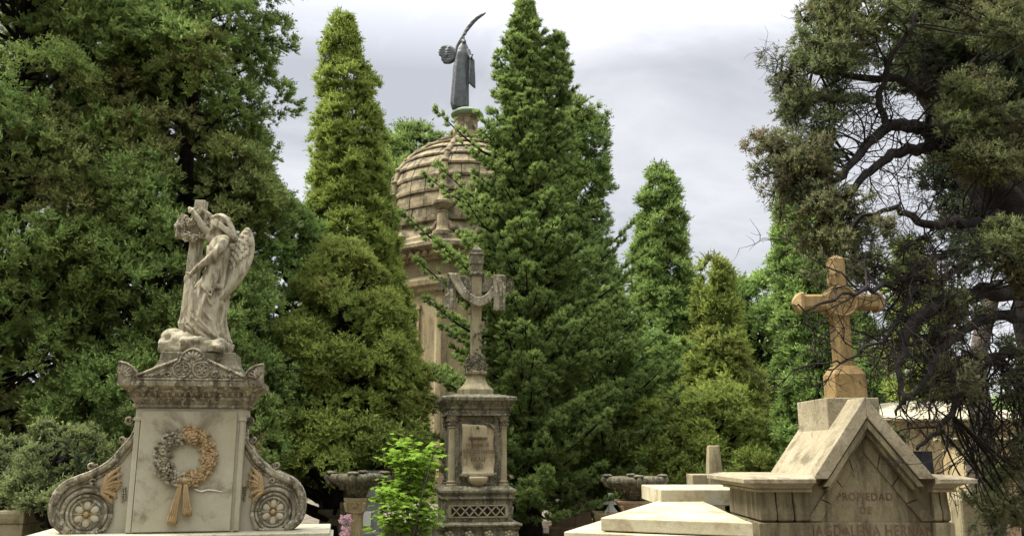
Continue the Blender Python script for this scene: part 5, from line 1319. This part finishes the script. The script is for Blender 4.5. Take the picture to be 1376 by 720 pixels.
# --- small tree behind the dome
lobed('distant_pine', 'distant dark pine crown showing above the left side of the dome', 560, 36, 178, [(0,0.3),(0.05,0.9),(0.15,1.6),(0.3,1.7),(1,1.2)], 'leafb', kind='cyp', ts=0.36, nl=150, ls=0.75, tufts=18, tone=0.4, seed=16, base_h=5.0)
# --- central fir
ex = [(586,148,14.9,0.7),(588,222,14.6,0.5),(540,285,14.8,0.9),(655,165,15.4,0.6),(560,350,14.7,0.6),(572,400,14.6,0.5),(640,150,15.6,0.5),
      (838,322,15.8,1.0),(868,338,16.4,1.0),(818,300,16.2,0.8),(850,365,15.6,0.7),(590,325,14.5,0.6),(775,255,16.3,0.6),(832,420,15.4,0.5),(745,45,16,0.8),(845,460,15.2,0.3),(620,260,14.8,0.6),(570,235,15.0,0.6),
      (850,300,16.0,1.0),(765,130,16.0,0.6),(760,690,14.6,-0.35),(715,660,14.2,-0.2)]
conifer('fir_tree', 'big pointed fir with spiky dark branches in the middle, taller than the dome', 706, 16.0, 2, [(0,0.08),(0.05,0.26),(0.12,0.50),(0.25,0.80),(0.36,1.0),(0.5,1.25),(0.65,1.5),(0.82,1.65),(0.93,1.55),(1,1.2)], 'leafb', seed=40, ts=0.165, nb=620, tone=0.55, base_h=0.9, extra=ex, up=0.10, tip=0.85, second=(747,48,16.0))
conifer('fir_tree', 'lower dark fir filling the gap right of the big pointed fir', 815, 17.6, 385, [(0,0.2),(0.2,0.9),(0.5,1.5),(1,1.6)], 'leafb', seed=41, ts=0.155, nb=190, tone=0.55, base_h=0.6, up=0.15, tip=0.7)
cypress('cypress_tree', 'bushy cypress top poking out behind the right side of the big fir', 772, 20.0, 140, [(0,0.35),(0.04,0.65),(0.12,0.78),(0.3,0.7),(0.6,1.0),(1,1.0)], 'leaf', ts=0.17, dens=1.0, tone=0.45, seed=42, lump=0.2, brown=0.08)
# --- right middle distance
cypress('tall_cypress', 'tall dark green cypress standing alone against the sky right of the fir', 884, 24.0, 226, [(0,0.10),(0.02,0.26),(0.10,0.48),(0.3,0.78),(0.5,0.95),(1,1.1)], 'leaf', ts=0.19, dens=1.7, tone=0.42, seed=50, lump=0.14, brown=0.06)
lobed('cypress_tree', 'wide loose cypress wrapped round the foot of the lone tall cypress', 880, 22.5, 455, [(0,0.4),(0.2,1.1),(0.5,1.35),(1,1.3)], 'leaf', ts=0.18, nl=150, ls=0.5, tufts=30, tone=0.45, brown=0.1, seed=55, base_h=0.8)
cypress('small_cypress', 'short pointed yellow-green cypress right of the lone tall cypress', 957, 19.0, 350, [(0,0.10),(0.03,0.26),(0.2,0.40),(0.5,0.85),(1,1.0)], 'leafy', ts=0.18, dens=1.2, tone=0.55, seed=51, lump=0.14, brown=0.10)
lobed('bushy_cypress', 'olive brown bushy cypress above the wide stone bowl', 905, 17.5, 530, [(0,0.4),(0.25,0.95),(0.6,1.2),(1,1.1)], 'leafy', ts=0.14, nl=150, ls=0.40, tufts=40, brown=0.24, tone=0.4, seed=52, base_h=0.5)
lobed('bushy_cypress', 'yellow-olive bushy cypress directly behind the broken pillar', 965, 16.5, 520, [(0,0.35),(0.25,0.7),(0.6,0.95),(1,0.9)], 'leafy', ts=0.14, nl=130, ls=0.38, tufts=36, brown=0.12, tone=0.5, seed=57, base_h=0.5)
lobed('round_tree', 'round-topped deep green tree between the short cypress and the broad one', 1012, 26.0, 385, [(0,0.8),(0.1,1.3),(0.3,1.5),(0.6,1.3),(1,1.0)], 'leaf', ts=0.24, nl=170, ls=0.6, tufts=26, tone=0.4, seed=53, base_h=1.0)
cypress('broad_cypress', 'broad deep green cypress left of the orange cross', 1076, 15.5, 215, [(0,0.2),(0.05,0.4),(0.2,0.55),(0.5,0.62),(1,0.7)], 'leaf', ts=0.16, dens=1.3, tone=0.5, seed=54, lump=0.12, tip=0.85)
cypress('bright_cypress', 'bright yellow-green cypress right of the orange cross, behind bare twigs', 1222, 19.0, 330, [(0,0.2),(0.1,0.45),(0.4,0.62),(1,0.8)], 'leafy', ts=0.16, dens=1.1, tone=0.6, seed=60, lump=0.12)
cypress('small_cypress', 'small dark cypress seen just right of the orange cross shaft', 1152, 22.0, 418, [(0,0.1),(0.1,0.35),(0.4,0.6),(1,0.8)], 'leaf', ts=0.18, dens=1.1, tone=0.45, seed=61, lump=0.14)
lobed('background_tree', 'dark green tree behind the mausoleum roof at the right', 1300, 24.0, 560, [(0,0.8),(0.2,1.6),(0.6,2.0),(1,1.8)], 'leaf', ts=0.22, nl=150, ls=0.8, tufts=26, tone=0.4, seed=62, base_h=0.8)
# --- far row closing the horizon
for i, (px_, tp, lb) in enumerate(((-120,420,'distant dark tree at the far left edge behind the first huge conifer'), (235,470,'distant dark tree in the gap behind the angel tomb'), (370,470,'distant dark tree behind the olive cypress'), (650,480,'distant dark tree behind the big pointed fir'), (800,500,'distant dark tree behind the lower fir'), (920,480,'distant dark tree behind the olive brown bushy cypress'), (1030,470,'distant dark tree behind the round-topped tree'), (1120,540,'distant dark tree low behind the orange cross'), (1400,560,'distant dark tree at the far right edge'))):
    lobed('distant_tree', lb, px_, 34.0+(i % 3)*2, tp, [(0,1.2),(0.2,2.4),(0.6,3.0),(1,2.8)], 'leafb', ts=0.42, nl=80, ls=1.2, tufts=26, tone=0.3, seed=70+i, base_h=0.3)

# ------------------------------------------------------------------ right foreground tree with bare limbs
def right_tree():
    r = np.random.default_rng(90); q = random.Random(90)
    bx0 = X(1420, 700, 7.2)
    root = thing('old_cypress', 'old leaning cypress with bare twisted limbs and dusky tufts, overhanging the orange cross', 'tree', (bx0, 7.2, 0))
    m = MB(); limbs = []
    def limb(pts, r0_, r1_, n=5, sub=9):
        cv = cat_rom([P(*p) for p in pts], n)
        cv = [c + Vector((q.gauss(0,.012), q.gauss(0,.012), q.gauss(0,.012))) for c in cv]
        m.tube(cv, list(np.linspace(r0_, r1_, len(cv))), sub); limbs.append((cv, r0_, r1_)); return cv
    # trunk (leans in from the right edge) and its heavy limbs
    p = [(1420,720,7.2),(1412,520,7.2),(1392,380,7.2),(1350,285,7.2),(1300,215,7.3),(1262,140,7.4),(1235,60,7.5),(1225,-40,7.6),(1220,-160,7.7)]
    limb(p, 0.26, 0.07)
    limb([(1380,340,7.2),(1345,180,7.6),(1330,60,7.8),(1325,-80,8.0)], 0.16, 0.05)
    limb([(1300,215,7.3),(1262,192,6.9),(1228,168,6.6),(1190,172,6.4),(1158,205,6.2),(1122,242,6.0),(1090,268,5.9)], 0.075, 0.014)
    limb([(1310,225,7.3),(1262,205,6.7),(1210,205,6.4),(1172,228,6.2),(1140,262,6.0),(1128,300,5.9)], 0.06, 0.012)
    limb([(1190,172,6.4),(1183,130,6.4),(1196,85,6.4),(1222,30,6.4),(1240,-40,6.5)], 0.030, 0.012)
    limb([(1262,140,7.4),(1215,110,6.9),(1150,105,6.6),(1090,95,6.4),(1050,100,6.3)], 0.045, 0.010)
    limb([(1240,70,7.5),(1190,40,7.0),(1120,20,6.7),(1080,30,6.5)], 0.045, 0.010)
    limb([(1392,395,7.2),(1340,392,6.6),(1290,398,6.0),(1252,412,5.7),(1222,440,5.5),(1208,490,5.3),(1215,540,5.2)], 0.075, 0.012)
    limb([(1400,430,7.2),(1350,425,6.4),(1305,440,5.9),(1262,470,5.6),(1232,520,5.4),(1200,560,5.3)], 0.05, 0.007)
    limb([(1350,285,7.2),(1300,300,6.4),(1245,300,6.0),(1205,280,5.8),(1160,290,5.6)], 0.05, 0.010)
    limb([(1340,310,7.2),(1290,340,6.4),(1245,350,6.0),(1215,375,5.7),(1180,385,5.4),(1140,396,5.0),(1095,412,4.8),(1068,408,4.75)], 0.030, 0.003)
    limb([(1245,350,6.0),(1222,395,5.7),(1200,445,5.5),(1165,468,5.2),(1130,488,5.0),(1112,476,4.9)], 0.018, 0.003)
    limb([(1408,480,7.2),(1360,470,6.4),(1318,490,6.0),(1285,535,5.8),(1262,580,5.7),(1230,600,5.5)], 0.045, 0.010)
    limb([(1380,350,7.2),(1350,330,6.5),(1310,345,6.2),(1270,372,6.0),(1240,380,5.9),(1200,360,5.7)], 0.045, 0.009)
    limb([(1300,398,6.0),(1272,440,5.9),(1255,500,5.7),(1250,560,5.6)], 0.022, 0.006)
    # twigs
    def twig(p0, d, ln, r_, lvl):
        pts = [p0]; dd = d.normalized(); n = max(3, int(ln/0.07))
        for i in range(n):
            dd = (dd + Vector((q.gauss(0,.28), q.gauss(0,.28), q.gauss(0,.24)-0.02))).normalized(); pts.append(pts[-1] + dd*(ln/n))
        m.tube(pts, list(np.linspace(r_, r_*0.35, len(pts))), 4, cap=False)
        if lvl > 0:
            for _ in range(q.randint(2, 4)):
                i = q.randint(1, len(pts)-1); t = (pts[i]-pts[i-1]).normalized(); sd_ = Vector((q.gauss(0,1), q.gauss(0,1), q.gauss(0,1)-0.15)); twig(pts[i], t*0.7+sd_.normalized()*0.8, ln*q.uniform(0.4,0.65), r_*0.6, lvl-1)
        return pts
    for cv, r0_, r1_ in limbs[2:]:
        for i in range(2, len(cv)):
            for _ in range(2):
                if q.random() < (0.5 if i < len(cv)*0.7 else 0.06):
                    t = (cv[i]-cv[i-1]).normalized(); sd_ = Vector((q.gauss(-0.3,1), q.gauss(0,0.8), q.gauss(-0.1,1))).normalized(); twig(cv[i], t*0.6+sd_, q.uniform(0.25,0.65), 0.0065, 3)
    # foliage clumps hung on twig ends: px, py, radius px, depth, tufts, tone, brown, droop
    c = Crown()
    clumps = []
    def zone(n, xr, yr, dr, size, tone, brown, down=0.0, cond=None):
        for _ in range(n):
            x_, y_ = q.uniform(*xr), q.uniform(*yr)
            if cond and not cond(x_, y_): continue
            clumps.append((x_, y_, q.uniform(*dr), q.uniform(*size)*0.92, tone+q.gauss(0,.12), max(0, brown+q.gauss(0,.15)), down))
    zone(30, (1095,1235), (-50,95), (6.1,7.2), (0.10,0.22), 0.5, 0.12, 0.2, lambda x,y: x > 1100-y*0.4)
    zone(24, (1040,1150), (75,165), (6.0,6.6), (0.09,0.17), 0.35, 0.12, 0.1, lambda x,y: x > 1038+max(0,(y-110))*0.5)
    zone(18, (1060,1120), (120,215), (6.0,6.5), (0.07,0.13), 0.3, 0.25, 0.2)
    zone(26, (1024,1110), (192,262), (5.8,6.2), (0.09,0.16), 0.35, 0.38, 0.3)
    zone(26, (1040,1150), (250,350), (5.7,6.2), (0.09,0.17), 0.4, 0.30, 0.5, lambda x,y: x > 1030+(y-250)*0.35)
    zone(15, (1105,1200), (300,375), (5.4,6.0), (0.08,0.15), 0.4, 0.22, 0.6)
    zone(16, (1085,1130), (0,120), (6.0,6.8), (0.09,0.17), 0.45, 0.2, 0.2)
    zone(95, (1225,1420), (-80,110), (7.2,8.4), (0.18,0.32), 0.15, 0.05, 0.0)
    zone(50, (1272,1420), (100,330), (7.5,8.5), (0.18,0.32), 0.12, 0.03, 0.0, lambda x,y: x > 1235+(y-100)*0.32)
    zone(34, (1262,1345), (118,235), (6.2,6.8), (0.09,0.18), 0.7, 0.22, 0.1)
    zone(34, (1300,1400), (100,240), (6.2,6.9), (0.10,0.18), 0.5, 0.45, 0.4)
    zone(26, (1225,1400), (-20,60), (6.4,7.0), (0.10,0.18), 0.6, 0.3, 0.4)
    zone(20, (1325,1400), (298,355), (5.9,6.3), (0.09,0.16), 0.95, 0.1, 0.1)
    zone(16, (1335,1400), (330,380), (6.0,6.3), (0.08,0.14), 0.5, 0.7, 0.3)
    zone(14, (1195,1310), (330,480), (5.7,6.4), (0.08,0.16), 0.35, 0.18, 0.4)
    zone(14, (1190,1310), (455,600), (5.5,6.3), (0.10,0.18), 0.4, 0.15, 0.5)
    zone(18, (1290,1400), (430,620), (5.9,6.8), (0.08,0.15), 0.4, 0.3, 0.8)
    zone(16, (1310,1400), (620,715), (5.9,6.5), (0.07,0.14), 0.45, 0.25, 0.9)
    allp = [p_ for cv, _, _ in limbs for p_ in cv]
    ap = np.array([list(p_) for p_ in allp])
    for (x_, y_, dp, s_, tn, bn, dn) in clumps:
        ctr = P(x_, y_, dp); j = int(np.argmin(((ap-np.array(ctr))**2).sum(1))); p0 = allp[j]
        if (ctr-p0).length < 2.2:
            mid = p0.lerp(ctr, 0.5)+Vector((q.gauss(0,.05), q.gauss(0,.05), q.gauss(0,.05)+0.04))
            m.tube(cat_rom([p0, mid, ctr], 4), list(np.linspace(0.010, 0.004, 9)), 4, cap=False)
        n = int(10 + 560*s_*s_)
        v = r.normal(size=(n,3)); v /= np.linalg.norm(v, axis=1)[:,None]
        pos = np.array(ctr) + v*s_*(r.random((n,1))**0.5)*np.array([1.15,1.0,0.8])
        for _ in range(4):
            e = ctr + Vector(list(v[_ % n]))*s_*0.9; m.tube([ctr, ctr.lerp(e, .5)+Vector((0,0,-0.01)), e], [0.005,0.004,0.002], 3, cap=False)
        d = v*0.7 + np.array([0,0,0.6-1.3*dn]) + r.normal(size=(n,3))*0.3
        c.put(('loose' if q.random() < 0.45 else 'fine') if s_ < 0.18 else 'cyp', pos, d, (0.050 + 0.20*s_)*(0.8+0.5*r.random(n)), np.clip(tn+r.normal(size=n)*0.12, 0, 1), np.clip(bn*(0.5+r.random(n)), 0, 0.9), 0.75*min(1,max(0.12,tn*1.5)), r)
    # hanging dead twigs at the lower right
    for _ in range(60):
        p0 = P(q.uniform(1290,1390), q.uniform(470,600), q.uniform(5.9,6.8)); twig(p0, Vector((q.gauss(0,.3), q.gauss(0,.3), -1)), q.uniform(0.3,0.8), 0.006, 1)
    c.build('crown', M['leafd'], root); m.build('trunk', M['barkd'], root, smooth=True)
right_tree()
# grey trunk standing behind the tomb's right end
t = thing('bare_trunk', 'pale grey mossy tree trunk behind the right end of the gabled tomb', 'tree', (X(1325,700,7.9), 7.9, 0))
m = MB(); cv = cat_rom([Vector((X(1328,700,7.9),7.9,0)), P(1326,680,7.9), P(1318,620,7.9), P(1320,560,7.9), P(1312,500,8.0), P(1322,440,8.1), P(1340,380,8.2)], 5)
m.tube(cv, list(np.linspace(0.14,0.06,len(cv))), 10); m.build('trunk', M['bark'], t, disp=0.02, dsc=8)

# ------------------------------------------------------------------ groups for repeats
import re as _re
GR = {'conifer_tree': 'big conifers at the left', 'young_conifer': 'young conifers low at the left', 'tall_cypress': 'tall narrow cypresses', 'cypress_tree': 'broad cypresses', 'small_cypress': 'small pointed cypresses',
      'fir_tree': 'firs in the middle', 'bushy_cypress': 'bushy cypresses behind the slabs', 'distant_tree': 'distant dark trees', 'bowl_planter': 'stone bowls on pedestals', 'plinth_tomb': 'pinkish plinth tombs', 'grey_tomb': 'plain low tombs'}
for o in list(scn.objects):
    if o.parent is None and 'category' in o:
        k = _re.sub(r'\.\d+$', '', o.name)
        if k in GR: o['group'] = GR[k]
